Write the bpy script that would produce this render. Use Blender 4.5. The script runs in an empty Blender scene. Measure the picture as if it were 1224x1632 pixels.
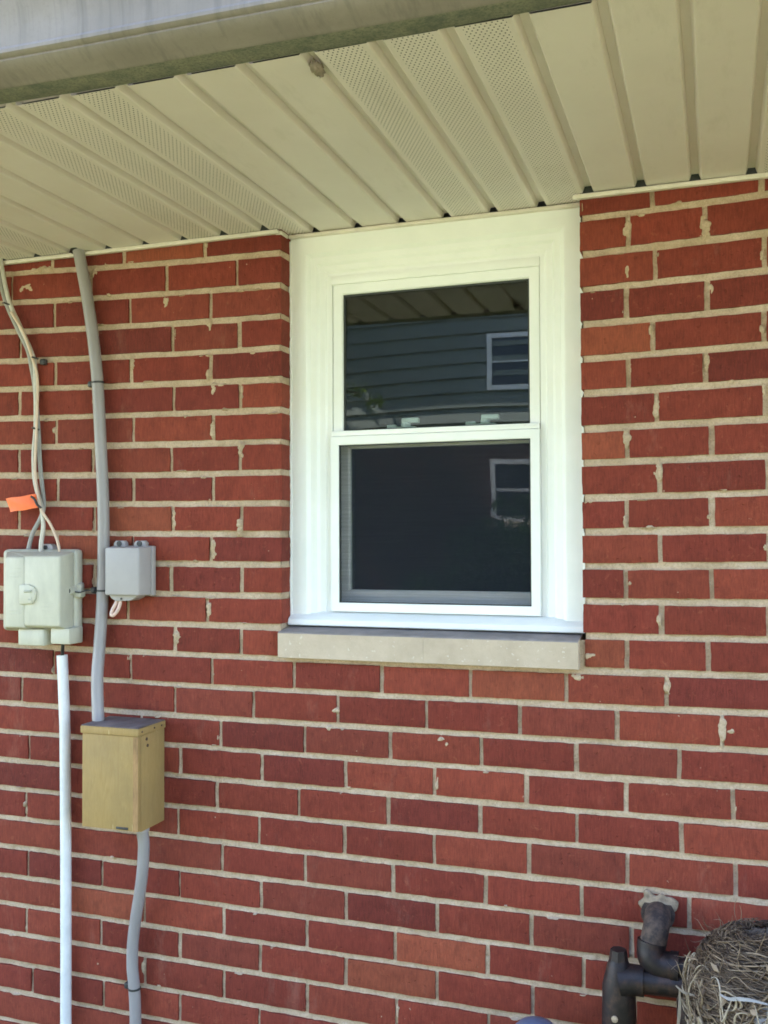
import bpy, bmesh, math, random
import numpy as np
from mathutils import Vector, Matrix

random.seed(7)
RNG = np.random.default_rng(11)
S = bpy.context.scene
COL = S.collection
R = math.radians

# ------------------------------------------------------------------ camera
cam_d = bpy.data.cameras.new('camera')
cam_d.sensor_fit = 'VERTICAL'
cam_d.sensor_height = 24.0
cam_d.lens = 22.743
cam_d.clip_start = 0.02
cam_d.clip_end = 600
cam = bpy.data.objects.new('camera', cam_d)
COL.objects.link(cam)
RM = [[0.946053, -0.323814, 0.011328], [0.323988, 0.945832, -0.020823], [-0.003971, 0.02337, 0.999719]]
CX, CY, CZ = 0.26565, -1.972645, 1.55
cam.matrix_world = Matrix(((RM[0][0], RM[0][2], -RM[0][1], CX),
                           (RM[1][0], RM[1][2], -RM[1][1], CY),
                           (RM[2][0], RM[2][2], -RM[2][1], CZ),
                           (0, 0, 0, 1)))
S.camera = cam

# ------------------------------------------------------------------ sky, sun, exposure
SUN_EL, SUN_AZ = 52.0, -72.0          # azimuth from +Y, negative towards -X
w = bpy.data.worlds.new('World')
S.world = w
w.use_nodes = True
nt = w.node_tree
nt.nodes.clear()
sky = nt.nodes.new('ShaderNodeTexSky')
sky.sky_type = 'NISHITA'
sky.sun_disc = False
sky.sun_elevation = R(SUN_EL)
sky.sun_rotation = R(SUN_AZ)
bg = nt.nodes.new('ShaderNodeBackground')
bg.inputs['Strength'].default_value = 0.15
wo = nt.nodes.new('ShaderNodeOutputWorld')
nt.links.new(sky.outputs[0], bg.inputs[0])
nt.links.new(bg.outputs[0], wo.inputs[0])
sun_d = bpy.data.lights.new('sun', 'SUN')
sun_d.energy = 5.0
sun_d.angle = R(0.5)
sun_d.color = (1.0, 0.95, 0.86)
sun = bpy.data.objects.new('sun', sun_d)
COL.objects.link(sun)
sdir = Vector((math.sin(R(SUN_AZ)) * math.cos(R(SUN_EL)), math.cos(R(SUN_AZ)) * math.cos(R(SUN_EL)), math.sin(R(SUN_EL))))
sun.rotation_euler = sdir.to_track_quat('Z', 'Y').to_euler()
sun.location = (0, 0, 12)
S.view_settings.view_transform = 'Standard'
S.view_settings.look = 'None'
S.view_settings.exposure = 3.1
S.view_settings.gamma = 1.0
S.cycles.max_bounces = 10
S.cycles.diffuse_bounces = 5
S.cycles.transparent_max_bounces = 16
S.cycles.use_denoising = True
S.cycles.filter_width = 1.7

# ------------------------------------------------------------------ material helpers
class NB:
    def __init__(self, name):
        self.m = bpy.data.materials.new(name)
        self.m.use_nodes = True
        self.t = self.m.node_tree
        self.t.nodes.clear()
        self.out = self.n('ShaderNodeOutputMaterial')
    def n(self, typ, **kw):
        nd = self.t.nodes.new(typ)
        for k, v in kw.items():
            setattr(nd, k, v)
        return nd
    def l(self, a, b):
        self.t.links.new(a, b)
    def val(self, sock, v):
        if isinstance(v, bpy.types.NodeSocket):
            self.l(v, sock)
        else:
            sock.default_value = v
    def coord(self, which='Object', scale=(1, 1, 1)):
        tc = self.n('ShaderNodeTexCoord')
        mp = self.n('ShaderNodeMapping')
        mp.inputs['Scale'].default_value = scale
        self.l(tc.outputs[which], mp.inputs['Vector'])
        return mp.outputs[0]
    def noise(self, vec, scale, detail=4, rough=0.6, out='Fac', dist=0.0):
        nd = self.n('ShaderNodeTexNoise')
        nd.inputs['Scale'].default_value = scale
        nd.inputs['Detail'].default_value = detail
        nd.inputs['Roughness'].default_value = rough
        nd.inputs['Distortion'].default_value = dist
        self.l(vec, nd.inputs['Vector'])
        return nd.outputs[out]
    def ramp(self, fac, stops):
        nd = self.n('ShaderNodeValToRGB')
        e = nd.color_ramp.elements
        while len(e) < len(stops):
            e.new(0.5)
        for i, (p, c) in enumerate(stops):
            e[i].position = p
            if not isinstance(c, (tuple, list)):
                c = (c, c, c)
            e[i].color = (c[0], c[1], c[2], 1)
        self.l(fac, nd.inputs[0])
        return nd.outputs[0]
    def mix(self, fac, a, b, mode='MIX'):
        nd = self.n('ShaderNodeMix', data_type='RGBA', blend_type=mode)
        self.val(nd.inputs[0], fac)
        for s, v in ((nd.inputs[6], a), (nd.inputs[7], b)):
            if isinstance(v, (tuple, list)):
                v = (v[0], v[1], v[2], 1)
            self.val(s, v)
        return nd.outputs[2]
    def math(self, op, a, b=0.0, c=0.0):
        nd = self.n('ShaderNodeMath', operation=op)
        for i, v in enumerate((a, b, c)):
            self.val(nd.inputs[i], v)
        return nd.outputs[0]
    def bump(self, h, strength=0.3, dist=0.002, normal=None):
        nd = self.n('ShaderNodeBump')
        nd.inputs['Strength'].default_value = strength
        nd.inputs['Distance'].default_value = dist
        self.l(h, nd.inputs['Height'])
        if normal is not None:
            self.l(normal, nd.inputs['Normal'])
        return nd.outputs[0]
    def bsdf(self, col, rough=0.6, metal=0.0, normal=None, spec=0.5):
        p = self.n('ShaderNodeBsdfPrincipled')
        if isinstance(col, (tuple, list)):
            col = (col[0], col[1], col[2], 1)
        self.val(p.inputs['Base Color'], col)
        self.val(p.inputs['Roughness'], rough)
        self.val(p.inputs['Metallic'], metal)
        p.inputs['Specular IOR Level'].default_value = spec
        if normal is not None:
            self.l(normal, p.inputs['Normal'])
        return p.outputs[0]
    def done(self, shader):
        self.l(shader, self.out.inputs['Surface'])
        return self.m


def simple(name, col, rough=0.5, metal=0.0, var=0.12, scale=30, bump=0.1, bscale=200, spec=0.5, stretch=(1, 1, 1)):
    b = NB(name)
    v = b.coord('Object', stretch)
    n1 = b.noise(v, scale, 5, 0.65)
    lo = tuple(c * (1 - var) for c in col)
    hi = tuple(min(1, c * (1 + var)) for c in col)
    c = b.ramp(n1, [(0.3, lo), (0.7, hi)])
    nb = b.bump(b.noise(v, bscale, 3), bump, 0.001)
    rr = b.math('MULTIPLY_ADD', n1, 0.2, rough - 0.1)
    return b.done(b.bsdf(c, rr, metal, nb, spec))

M = {}

# fired red brick, one tint per brick in the attribute "tint"
b = NB('red_brick')
v = b.coord('Object')
vs = b.coord('Object', (1, 1, 0.12))
att = b.n('ShaderNodeAttribute', attribute_name='tint')
streak = b.noise(vs, 380, 4, 0.65)
fine = b.noise(v, 420, 4, 0.7)
cloud = b.noise(v, 22, 5, 0.6)
c = b.mix(b.ramp(streak, [(0.32, 0.0), (0.62, 1.0)]), (0.70, 0.68, 0.70), (1.16, 1.16, 1.14), 'MIX')
c = b.mix(0.75, att.outputs['Color'], c, 'MULTIPLY')
c = b.mix(b.ramp(cloud, [(0.35, 0.0), (0.75, 0.6)]), c, b.mix(1.0, c, (1.35, 1.5, 1.5), 'MULTIPLY'))
c = b.mix(b.ramp(fine, [(0.55, 0.0), (0.75, 0.55)]), c, b.mix(1.0, c, (0.55, 0.55, 0.6), 'MULTIPLY'))
# lime and mortar specks and faint white drag marks
sp = b.noise(b.coord('Object', (1, 1, 1)), 75, 3, 0.5)
c = b.mix(b.ramp(sp, [(0.735, 0.0), (0.765, 0.8)]), c, (0.48, 0.33, 0.25))
grime = b.noise(b.coord('Object', (1, 1, 0.6)), 34, 6, 0.75)
c = b.mix(b.ramp(grime, [(0.5, 0.0), (0.72, 0.55)]), c, b.mix(1.0, c, (0.5, 0.48, 0.52), 'MULTIPLY'))
kiln = b.noise(v, 60, 4, 0.75, dist=1.0)
c = b.mix(b.ramp(kiln, [(0.60, 0.0), (0.74, 0.5)]), c, (0.33, 0.10, 0.055))
film = b.noise(b.coord('Object', (1, 1, 0.35)), 9, 6, 0.75)
c = b.mix(b.ramp(film, [(0.58, 0.0), (0.8, 0.22)]), c, (0.50, 0.30, 0.23))
nb = b.bump(streak, 0.25, 0.001)
nb = b.bump(fine, 0.6, 0.0012, nb)
pit = b.noise(v, 95, 2, 0.5)
nb = b.bump(b.ramp(pit, [(0.26, 0.0), (0.34, 1.0)]), 0.6, 0.003, nb)
M['brick'] = b.done(b.bsdf(c, 0.85, 0, nb, 0.3))

b = NB('tan_mortar')
v = b.coord('Object')
n1 = b.noise(v, 14, 6, 0.7)
n2 = b.noise(v, 240, 4, 0.7)
c = b.ramp(n1, [(0.3, (0.40, 0.295, 0.195)), (0.55, (0.51, 0.385, 0.28)), (0.75, (0.60, 0.475, 0.365))])
c = b.mix(b.ramp(n2, [(0.3, 0.5), (0.55, 0.0)]), c, (0.22, 0.17, 0.115))
c = b.mix(b.ramp(b.noise(v, 480, 3, 0.6), [(0.6, 0.0), (0.72, 0.5)]), c, (0.62, 0.56, 0.48))
c = b.mix(b.ramp(b.noise(v, 5, 5, 0.7), [(0.52, 0.0), (0.75, 0.45)]), c, (0.27, 0.21, 0.14))
nb = b.bump(b.noise(v, 120, 5, 0.7), 0.6, 0.002)
M['mortar'] = b.done(b.bsdf(c, 0.9, 0, nb, 0.2))

b = NB('limestone')
v = b.coord('Object')
n1 = b.noise(v, 16, 6, 0.65)
c = b.ramp(n1, [(0.3, (0.44, 0.35, 0.265)), (0.7, (0.56, 0.455, 0.355))])
c = b.mix(b.ramp(b.noise(v, 300, 3, 0.6), [(0.62, 0.0), (0.72, 0.5)]), c, (0.30, 0.26, 0.21))
c = b.mix(b.ramp(b.noise(v, 120, 2, 0.5), [(0.68, 0.0), (0.72, 0.5)]), c, (0.7, 0.66, 0.58))
nb = b.bump(b.noise(v, 180, 5, 0.7), 0.5, 0.0015)
M['stone'] = b.done(b.bsdf(c, 0.85, 0, nb, 0.25))

M['stone_top'] = simple('dark_grey_limestone', (0.27, 0.235, 0.225), 0.9, var=0.25, scale=18, bump=0.5, bscale=180)

b = NB('white_trim_paint')
v = b.coord('Object')
n1 = b.noise(v, 9, 5, 0.6)
c = b.ramp(n1, [(0.3, (0.80, 0.82, 0.80)), (0.7, (0.86, 0.87, 0.855))])
c = b.mix(b.ramp(b.noise(v, 55, 5, 0.7), [(0.64, 0.0), (0.82, 0.28)]), c, (0.58, 0.56, 0.49))
nb = b.bump(b.noise(v, 25, 2, 0.5), 0.08, 0.002)
M['white'] = b.done(b.bsdf(c, 0.38, 0, nb, 0.5))
M['white_dull'] = simple('white_vinyl_sash', (0.72, 0.72, 0.71), 0.45, var=0.04, bump=0.03)

# soffit panel paint with punched vent holes
def soffit_mat(name, vent):
    b = NB(name)
    v = b.coord('Object')
    n1 = b.noise(v, 6, 6, 0.65)
    c = b.ramp(n1, [(0.3, (0.69, 0.62, 0.58)), (0.7, (0.74, 0.668, 0.628))])
    c = b.mix(b.ramp(b.noise(v, 38, 5, 0.7), [(0.68, 0.0), (0.82, 0.5)]), c, (0.42, 0.37, 0.29))
    c = b.mix(b.ramp(b.noise(b.coord('Object', (1, 0.25, 1)), 16, 6, 0.75), [(0.55, 0.0), (0.8, 0.4)]), c, (0.44, 0.40, 0.32))
    nb = b.bump(b.noise(v, 5, 3, 0.5), 0.5, 0.012)
    nb = b.bump(b.noise(v, 350, 3, 0.6), 0.12, 0.0006, nb)
    sh = b.bsdf(c, 0.5, 0, nb, 0.4)
    if vent:
        uv = b.n('ShaderNodeUVMap', uv_map='holes')
        sx = b.n('ShaderNodeSeparateXYZ')
        b.l(uv.outputs[0], sx.inputs[0])
        def dots(ox, oy):
            fx = b.math('FRACT', b.math('ADD', sx.outputs[0], ox))
            fy = b.math('FRACT', b.math('ADD', sx.outputs[1], oy))
            dx = b.math('SUBTRACT', fx, 0.5)
            dy = b.math('SUBTRACT', fy, 0.5)
            d = b.math('ADD', b.math('MULTIPLY', dx, dx), b.math('MULTIPLY', b.math('MULTIPLY', dy, dy), 2.2))
            return b.math('LESS_THAN', d, 0.024)
        d = b.math('MAXIMUM', dots(0, 0), dots(0.5, 0.5))
        # holes stop short of the panel edges
        inx = b.math('MULTIPLY', b.math('GREATER_THAN', sx.outputs[0], 0.0), b.math('LESS_THAN', sx.outputs[0], 8.0))
        d = b.math('MULTIPLY', d, inx)
        tr = b.n('ShaderNodeBsdfTransparent')
        mx = b.n('ShaderNodeMixShader')
        b.l(d, mx.inputs[0]); b.l(sh, mx.inputs[1]); b.l(tr.outputs[0], mx.inputs[2])
        sh = mx.outputs[0]
    return b.done(sh)
M['soffit'] = soffit_mat('cream_soffit_paint', False)
M['soffit_vent'] = soffit_mat('cream_soffit_vented', True)

b = NB('gutter_paint')
v = b.coord('Object')
st = b.noise(b.coord('Object', (1, 0.25, 0.05)), 45, 4, 0.7)
c = b.ramp(b.noise(v, 5, 5), [(0.3, (0.20, 0.175, 0.16)), (0.7, (0.275, 0.24, 0.22))])
c = b.mix(b.ramp(st, [(0.5, 0.0), (0.75, 0.5)]), c, (0.095, 0.083, 0.085))
c = b.mix(b.ramp(b.noise(v, 160, 4, 0.7), [(0.5, 0.0), (0.75, 0.35)]), c, (0.18, 0.155, 0.13))
M['gutter'] = b.done(b.bsdf(c, 0.65, 0, b.bump(b.noise(v, 7, 4), 0.4, 0.01), 0.2))
b = NB('gutter_algae')
n1 = b.noise(v := b.coord('Object'), 28, 6, 0.75)
n2 = b.noise(v, 220, 4, 0.75)
c = b.ramp(n1, [(0.3, (0.25, 0.235, 0.17)), (0.5, (0.18, 0.18, 0.135)), (0.68, (0.10, 0.11, 0.09))])
c = b.mix(b.ramp(n2, [(0.45, 0.0), (0.65, 0.8)]), c, (0.07, 0.085, 0.07))
M['algae'] = b.done(b.bsdf(c, 0.75, 0, b.bump(n2, 0.4, 0.001)))
M['trim'] = simple('cream_trim', (0.68, 0.62, 0.55), 0.45, var=0.1)
M['grey_pvc'] = simple('grey_conduit_plastic', (0.295, 0.272, 0.275), 0.42, var=0.14, scale=14, stretch=(1, 1, 0.3))
M['white_pvc'] = simple('white_pipe_plastic', (0.72, 0.73, 0.75), 0.35, var=0.10, scale=22)
M['cable_white'] = simple('white_cable_jacket', (0.50, 0.47, 0.42), 0.35, var=0.15, scale=60)
M['cable_grey'] = simple('grey_cable_jacket', (0.27, 0.26, 0.245), 0.45, var=0.15, scale=60)
M['cable_tan'] = simple('tan_wire_jacket', (0.62, 0.47, 0.36), 0.45, var=0.1)
M['cable_black'] = simple('black_rubber', (0.02, 0.019, 0.02), 0.5, var=0.2)
M['clear_wire'] = simple('clear_pink_wire', (0.66, 0.47, 0.40), 0.25, var=0.15, scale=120)
M['clip'] = simple('dark_grey_clip', (0.035, 0.034, 0.036), 0.5, var=0.3)
M['orange'] = simple('orange_tag_vinyl', (0.95, 0.16, 0.035), 0.5, var=0.1, bump=0.2, bscale=60)
M['beige_box'] = simple('aged_beige_plastic', (0.50, 0.48, 0.395), 0.45, var=0.11, scale=26, stretch=(1, 1, 0.4), bump=0.15, bscale=500)
M['beige_dark'] = simple('beige_recess_plastic', (0.36, 0.36, 0.29), 0.5, var=0.1)
M['grey_box'] = simple('grey_box_plastic', (0.35, 0.323, 0.328), 0.45, var=0.06, scale=15, bump=0.15, bscale=500)
M['steel'] = simple('screw_steel', (0.42, 0.42, 0.43), 0.35, metal=0.9, var=0.2)
M['rust_steel'] = simple('rusty_nail', (0.08, 0.045, 0.03), 0.7, var=0.3)

b = NB('weathered_plywood')
v = b.coord('Object')
gr = b.noise(b.coord('Object', (1.0, 1.0, 0.14)), 120, 6, 0.75, dist=1.5)
bl = b.noise(v, 11, 5, 0.6)
c = b.ramp(gr, [(0.3, (0.32, 0.205, 0.075)), (0.55, (0.38, 0.25, 0.098)), (0.8, (0.43, 0.295, 0.125))])
c = b.mix(b.ramp(bl, [(0.4, 0.0), (0.75, 0.65)]), c, (0.27, 0.185, 0.085))
sc = b.noise(b.coord('Object', (3.0, 1.0, 0.5)), 34, 2, 0.5)
c = b.mix(b.ramp(sc, [(0.70, 0.0), (0.73, 0.4)]), c, (0.68, 0.55, 0.30))
M['wood'] = b.done(b.bsdf(c, 0.7, 0, b.bump(gr, 0.25, 0.001), 0.3))
M['wood_edge'] = simple('plywood_edge', (0.33, 0.19, 0.08), 0.8, var=0.35, scale=60, stretch=(1, 3, 0.3))
M['wood_grey'] = simple('grey_weathered_board', (0.145, 0.115, 0.115), 0.8, var=0.4, scale=40, stretch=(1, 0.3, 1), bump=0.5)

b = NB('black_iron_pipe')
v = b.coord('Object')
n1 = b.noise(v, 30, 5, 0.7)
c = b.ramp(n1, [(0.35, (0.012, 0.0095, 0.012)), (0.52, (0.024, 0.017, 0.019)), (0.68, (0.070, 0.038, 0.030))])
M['iron'] = b.done(b.bsdf(c, 0.5, 0.35, b.bump(b.noise(v, 170, 4), 0.35, 0.001)))
b = NB('mortar_spattered_iron')
v = b.coord('Object')
c = b.mix(b.ramp(b.noise(v, 55, 5, 0.7), [(0.4, 0.0), (0.6, 0.9)]), (0.028, 0.02, 0.02), (0.105, 0.068, 0.052))
M['iron_dirty'] = b.done(b.bsdf(c, 0.8, 0, b.bump(b.noise(v, 120, 4), 0.5, 0.002)))
M['blue_grey_paint'] = simple('blue_grey_cap_paint', (0.10, 0.125, 0.20), 0.35, var=0.15)

def strand_mat(name, dark, mid, light):
    b = NB(name)
    att = b.n('ShaderNodeAttribute', attribute_name='tint')
    sx = b.n('ShaderNodeSeparateColor')
    b.l(att.outputs['Color'], sx.inputs[0])
    c = b.ramp(sx.outputs[0], [(0.0, dark), (0.5, mid), (1.0, light)])
    c = b.mix(0.3, c, b.ramp(b.noise(b.coord('Object'), 130, 3), [(0.3, 0.3), (0.7, 1.4)]), 'MULTIPLY')
    return b.done(b.bsdf(c, 0.65, 0, None, 0.3))
M['grass_dry'] = strand_mat('dry_grass_blades', (0.055, 0.035, 0.026), (0.165, 0.112, 0.072), (0.37, 0.28, 0.195))
M['straw'] = strand_mat('pale_straw', (0.17, 0.115, 0.068), (0.30, 0.225, 0.145), (0.46, 0.385, 0.295))
M['nest_core'] = simple('nest_mud_and_fluff', (0.13, 0.10, 0.08), 0.95, var=0.6, scale=40, bump=1.0, bscale=70)
M['fluff'] = simple('grey_nest_fluff', (0.24, 0.225, 0.22), 0.9, var=0.4, scale=80, bump=1.0, bscale=120)
M['plastic_white'] = simple('white_plastic_strip', (0.27, 0.265, 0.28), 0.35, var=0.1)
M['mortar_dirty'] = simple('smeared_dirty_mortar', (0.29, 0.22, 0.155), 0.9, var=0.45, scale=70, bump=1.0, bscale=160)
M['straw_old'] = simple('grey_old_straw', (0.22, 0.18, 0.14), 0.7, var=0.3)
M['mud'] = simple('dried_mud', (0.27, 0.22, 0.18), 0.95, var=0.4, scale=60, bump=0.8, bscale=120)

# glazing: thin clear pane, mirror share rises towards grazing angles
def glass_mat(name, base, tint, wav):
    b = NB(name)
    lw = b.n('ShaderNodeLayerWeight')
    lw.inputs['Blend'].default_value = 0.5
    f5 = b.math('POWER', lw.outputs['Facing'], 5.0)
    fac = b.math('MULTIPLY_ADD', f5, 0.9, base)
    v = b.coord('Object')
    nb = b.bump(b.noise(v, 2.4, 0, 0.4), wav, 0.02)
    gl = b.n('ShaderNodeBsdfGlossy')
    gl.inputs['Roughness'].default_value = 0.0
    b.l(nb, gl.inputs['Normal'])
    tr = b.n('ShaderNodeBsdfTransparent')
    tr.inputs[0].default_value = tint
    mx = b.n('ShaderNodeMixShader')
    b.l(fac, mx.inputs[0]); b.l(tr.outputs[0], mx.inputs[1]); b.l(gl.outputs[0], mx.inputs[2])
    return b.done(mx.outputs[0])
M['glass'] = glass_mat('window_glass', 0.062, (0.80, 0.86, 0.84, 1), 0.05)
b = NB('insect_mesh')
tr = b.n('ShaderNodeBsdfTransparent')
mx = b.n('ShaderNodeMixShader')
wv = b.n('ShaderNodeTexNoise')
b.l(b.coord('Object', (1.0, 1.0, 60.0)), wv.inputs['Vector'])
wv.inputs['Scale'].default_value = 6.0
b.l(b.math('MULTIPLY_ADD', wv.outputs['Fac'], 0.14, 0.185), mx.inputs[0])
b.l(tr.outputs[0], mx.inputs[1])
b.l(b.bsdf((0.018, 0.025, 0.040), 0.5, 0, None, 0.2), mx.inputs[2])
M['mesh'] = b.done(mx.outputs[0])
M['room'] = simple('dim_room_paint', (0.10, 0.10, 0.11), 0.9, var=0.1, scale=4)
M['gasket_and_groove_shade'] = simple('gasket_and_groove_shade', (0.03, 0.035, 0.035), 0.6)

b = NB('roof_shingles')
v = b.coord('Object')
c = b.ramp(b.noise(v, 18, 5, 0.7), [(0.3, (0.05, 0.045, 0.042)), (0.7, (0.10, 0.09, 0.085))])
M['roof'] = b.done(b.bsdf(c, 0.9, 0, b.bump(b.noise(v, 60, 4), 0.6, 0.01)))

b = NB('lawn_grass')
v = b.coord('Object')
n1 = b.noise(v, 0.9, 6, 0.7)
n2 = b.noise(v, 45, 5, 0.8)
c = b.ramp(n1, [(0.3, (0.085, 0.114, 0.022)), (0.55, (0.122, 0.155, 0.032)), (0.75, (0.175, 0.182, 0.055))])
c = b.mix(b.ramp(n2, [(0.35, 0.7), (0.6, 0.0)]), c, (0.035, 0.05, 0.012))
M['lawn'] = b.done(b.bsdf(c, 0.9, 0, b.bump(n2, 1.0, 0.03), 0.2))
b = NB('bounce_slab_concrete')
v = b.coord('Object')
c = b.ramp(b.noise(v, 3, 6, 0.7), [(0.3, (0.42, 0.39, 0.33)), (0.7, (0.54, 0.50, 0.43))])
M['concrete'] = b.done(b.bsdf(c, 0.9, 0, b.bump(b.noise(v, 90, 4), 0.4, 0.003), 0.2))

b = NB('neighbour_brick')
tc = b.coord('Object')
sx = b.n('ShaderNodeSeparateXYZ'); b.l(tc, sx.inputs[0])
cb = b.n('ShaderNodeCombineXYZ')
b.l(b.math('ADD', sx.outputs[0], sx.outputs[1]), cb.inputs[0]); b.l(sx.outputs[2], cb.inputs[1])
br = b.n('ShaderNodeTexBrick')
b.l(cb.outputs[0], br.inputs['Vector'])
br.inputs['Scale'].default_value = 1.0
br.inputs['Brick Width'].default_value = 0.2
br.inputs['Row Height'].default_value = 0.07
br.inputs['Mortar Size'].default_value = 0.006
br.inputs['Color1'].default_value = (0.075, 0.028, 0.026, 1)
br.inputs['Color2'].default_value = (0.05, 0.02, 0.021, 1)
br.inputs['Mortar'].default_value = (0.10, 0.085, 0.07, 1)
M['n_brick'] = b.done(b.bsdf(br.outputs['Color'], 0.9, 0, b.bump(br.outputs['Fac'], -0.4, 0.006), 0.2))
M['n_siding'] = simple('blue_grey_siding', (0.175, 0.20, 0.185), 0.6, var=0.08, scale=3)
M['n_white'] = simple('neighbour_white_trim', (0.75, 0.75, 0.78), 0.5, var=0.04)
M['n_glass'] = simple('neighbour_dark_pane', (0.02, 0.025, 0.035), 0.08, var=0.1, bump=0.0)
b = NB('leaves')
att = b.n('ShaderNodeAttribute', attribute_name='tint')
df = b.n('ShaderNodeBsdfDiffuse'); tl = b.n('ShaderNodeBsdfTranslucent')
b.l(att.outputs['Color'], df.inputs[0]); b.l(att.outputs['Color'], tl.inputs[0])
mx = b.n('ShaderNodeMixShader'); mx.inputs[0].default_value = 0.35
b.l(df.outputs[0], mx.inputs[1]); b.l(tl.outputs[0], mx.inputs[2])
M['leaf'] = b.done(mx.outputs[0])
M['bark'] = simple('bark', (0.13, 0.10, 0.075), 0.95, var=0.4, scale=20, bump=1.0, bscale=40, stretch=(1, 1, 0.2))

# ------------------------------------------------------------------ object helpers
def empty(name, loc, label, cat, group=None):
    o = bpy.data.objects.new(name, None)
    o.empty_display_size = 0.05
    COL.objects.link(o)
    o.location = loc
    tag(o, label, cat, group)
    return o

def tag(o, label=None, cat=None, group=None, kind=None):
    if label: o['label'] = label
    if cat: o['category'] = cat
    if group: o['group'] = group
    if kind: o['kind'] = kind
    return o

class MB:
    """collects shapes in world coordinates and links them as ONE mesh object"""
    def __init__(self):
        self.bm = bmesh.new()
    def _new(self, geo, mat, smooth):
        for f in geo:
            f.material_index = mat
            f.smooth = smooth
    def box(self, lo, hi, bev=0.0, mat=0, seg=2, mtx=None):
        bm2 = bmesh.new()
        r = bmesh.ops.create_cube(bm2, size=1.0)
        lo, hi = Vector(lo), Vector(hi)
        c, s = (lo + hi) / 2, hi - lo
        for vv in bm2.verts:
            vv.co = Vector((vv.co.x * s.x, vv.co.y * s.y, vv.co.z * s.z)) + c
        if bev > 0:
            bmesh.ops.bevel(bm2, geom=list(bm2.edges), offset=bev, segments=seg, profile=0.5, affect='EDGES')
        self._merge(bm2, mat, bev > 0, mtx)
        return self
    def taper(self, base, top, y0, y1, bev=0.0, mat=0, seg=2):
        """base/top: (x0,x1,z0,z1) rectangles at depths y0 (back) and y1 (front)"""
        bm2 = bmesh.new()
        def ring(r, y):
            x0, x1, z0, z1 = r
            return [bm2.verts.new(p) for p in ((x0, y, z0), (x1, y, z0), (x1, y, z1), (x0, y, z1))]
        a, c = ring(base, y0), ring(top, y1)
        bm2.faces.new(c)
        bm2.faces.new(a[::-1])
        for i in range(4):
            j = (i + 1) % 4
            bm2.faces.new((a[i], a[j], c[j], c[i]))
        bmesh.ops.recalc_face_normals(bm2, faces=bm2.faces)
        if bev > 0:
            bmesh.ops.bevel(bm2, geom=list(bm2.edges), offset=bev, segments=seg, profile=0.5, affect='EDGES')
        self._merge(bm2, mat, bev > 0)
        return self
    def prism(self, pts, axis, a, c, mat=0, bev=0.0, smooth=False):
        """closed outline pts (2D) extruded along axis from a to c"""
        bm2 = bmesh.new()
        def P(p, t):
            if axis == 'x': return (t, p[0], p[1])
            if axis == 'y': return (p[0], t, p[1])
            return (p[0], p[1], t)
        r0 = [bm2.verts.new(P(p, a)) for p in pts]
        r1 = [bm2.verts.new(P(p, c)) for p in pts]
        bm2.faces.new(r0); bm2.faces.new(r1[::-1])
        n = len(pts)
        for i in range(n):
            j = (i + 1) % n
            bm2.faces.new((r0[i], r0[j], r1[j], r1[i]))
        bmesh.ops.recalc_face_normals(bm2, faces=bm2.faces)
        if bev > 0:
            bmesh.ops.bevel(bm2, geom=list(bm2.edges), offset=bev, segments=2, profile=0.5, affect='EDGES')
        self._merge(bm2, mat, smooth or bev > 0)
        return self
    def tube(self, pts, rad, mat=0, seg=14, cap=True, flat=1.0):
        pts = [Vector(p) for p in pts]
        n = len(pts)
        rad = rad if isinstance(rad, (list, tuple)) else [rad] * n
        bm2 = bmesh.new()
        rings = []
        up = None
        for i, p in enumerate(pts):
            t = (pts[min(i + 1, n - 1)] - pts[max(i - 1, 0)]).normalized()
            if up is None:
                up = Vector((0, 1, 0)) if abs(t.y) < 0.9 else Vector((1, 0, 0))
            u = (up - t * up.dot(t)).normalized()
            up = u
            s = t.cross(u)
            rings.append([bm2.verts.new(p + (u * math.cos(k) * flat + s * math.sin(k)) * rad[i])
                          for k in [2 * math.pi * q / seg for q in range(seg)]])
        for i in range(n - 1):
            for k in range(seg):
                j = (k + 1) % seg
                bm2.faces.new((rings[i][k], rings[i][j], rings[i + 1][j], rings[i + 1][k]))
        if cap:
            bm2.faces.new(rings[0][::-1]); bm2.faces.new(rings[-1])
        bmesh.ops.recalc_face_normals(bm2, faces=bm2.faces)
        for f in bm2.faces:
            f.smooth = len(f.verts) == 4
        self._merge(bm2, mat, None)
        return self
    def lathe(self, prof, centre, axis='z', seg=24, mat=0):
        """prof: list of (radius, height)"""
        bm2 = bmesh.new()
        c = Vector(centre)
        rings = []
        for r_, h_ in prof:
            ring = []
            for q in range(seg):
                a = 2 * math.pi * q / seg
                x, y = math.cos(a) * max(r_, 1e-5), math.sin(a) * max(r_, 1e-5)
                p = {'z': (x, y, h_), 'y': (x, h_, y), 'x': (h_, x, y)}[axis]
                ring.append(bm2.verts.new(c + Vector(p)))
            rings.append(ring)
        for i in range(len(rings) - 1):
            for k in range(seg):
                j = (k + 1) % seg
                bm2.faces.new((rings[i][k], rings[i][j], rings[i + 1][j], rings[i + 1][k]))
        bm2.faces.new(rings[0][::-1]); bm2.faces.new(rings[-1])
        bmesh.ops.recalc_face_normals(bm2, faces=bm2.faces)
        for f in bm2.faces:
            f.smooth = len(f.verts) == 4
        self._merge(bm2, mat, None)
        return self
    def _merge(self, bm2, mat, smooth, mtx=None):
        if mtx is not None:
            bm2.transform(mtx)
        for f in bm2.faces:
            f.material_index = mat
            if smooth is not None:
                f.smooth = smooth
        me = bpy.data.meshes.new('tmp')
        bm2.to_mesh(me); bm2.free()
        self.bm.from_mesh(me)
        bpy.data.meshes.remove(me)
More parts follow.
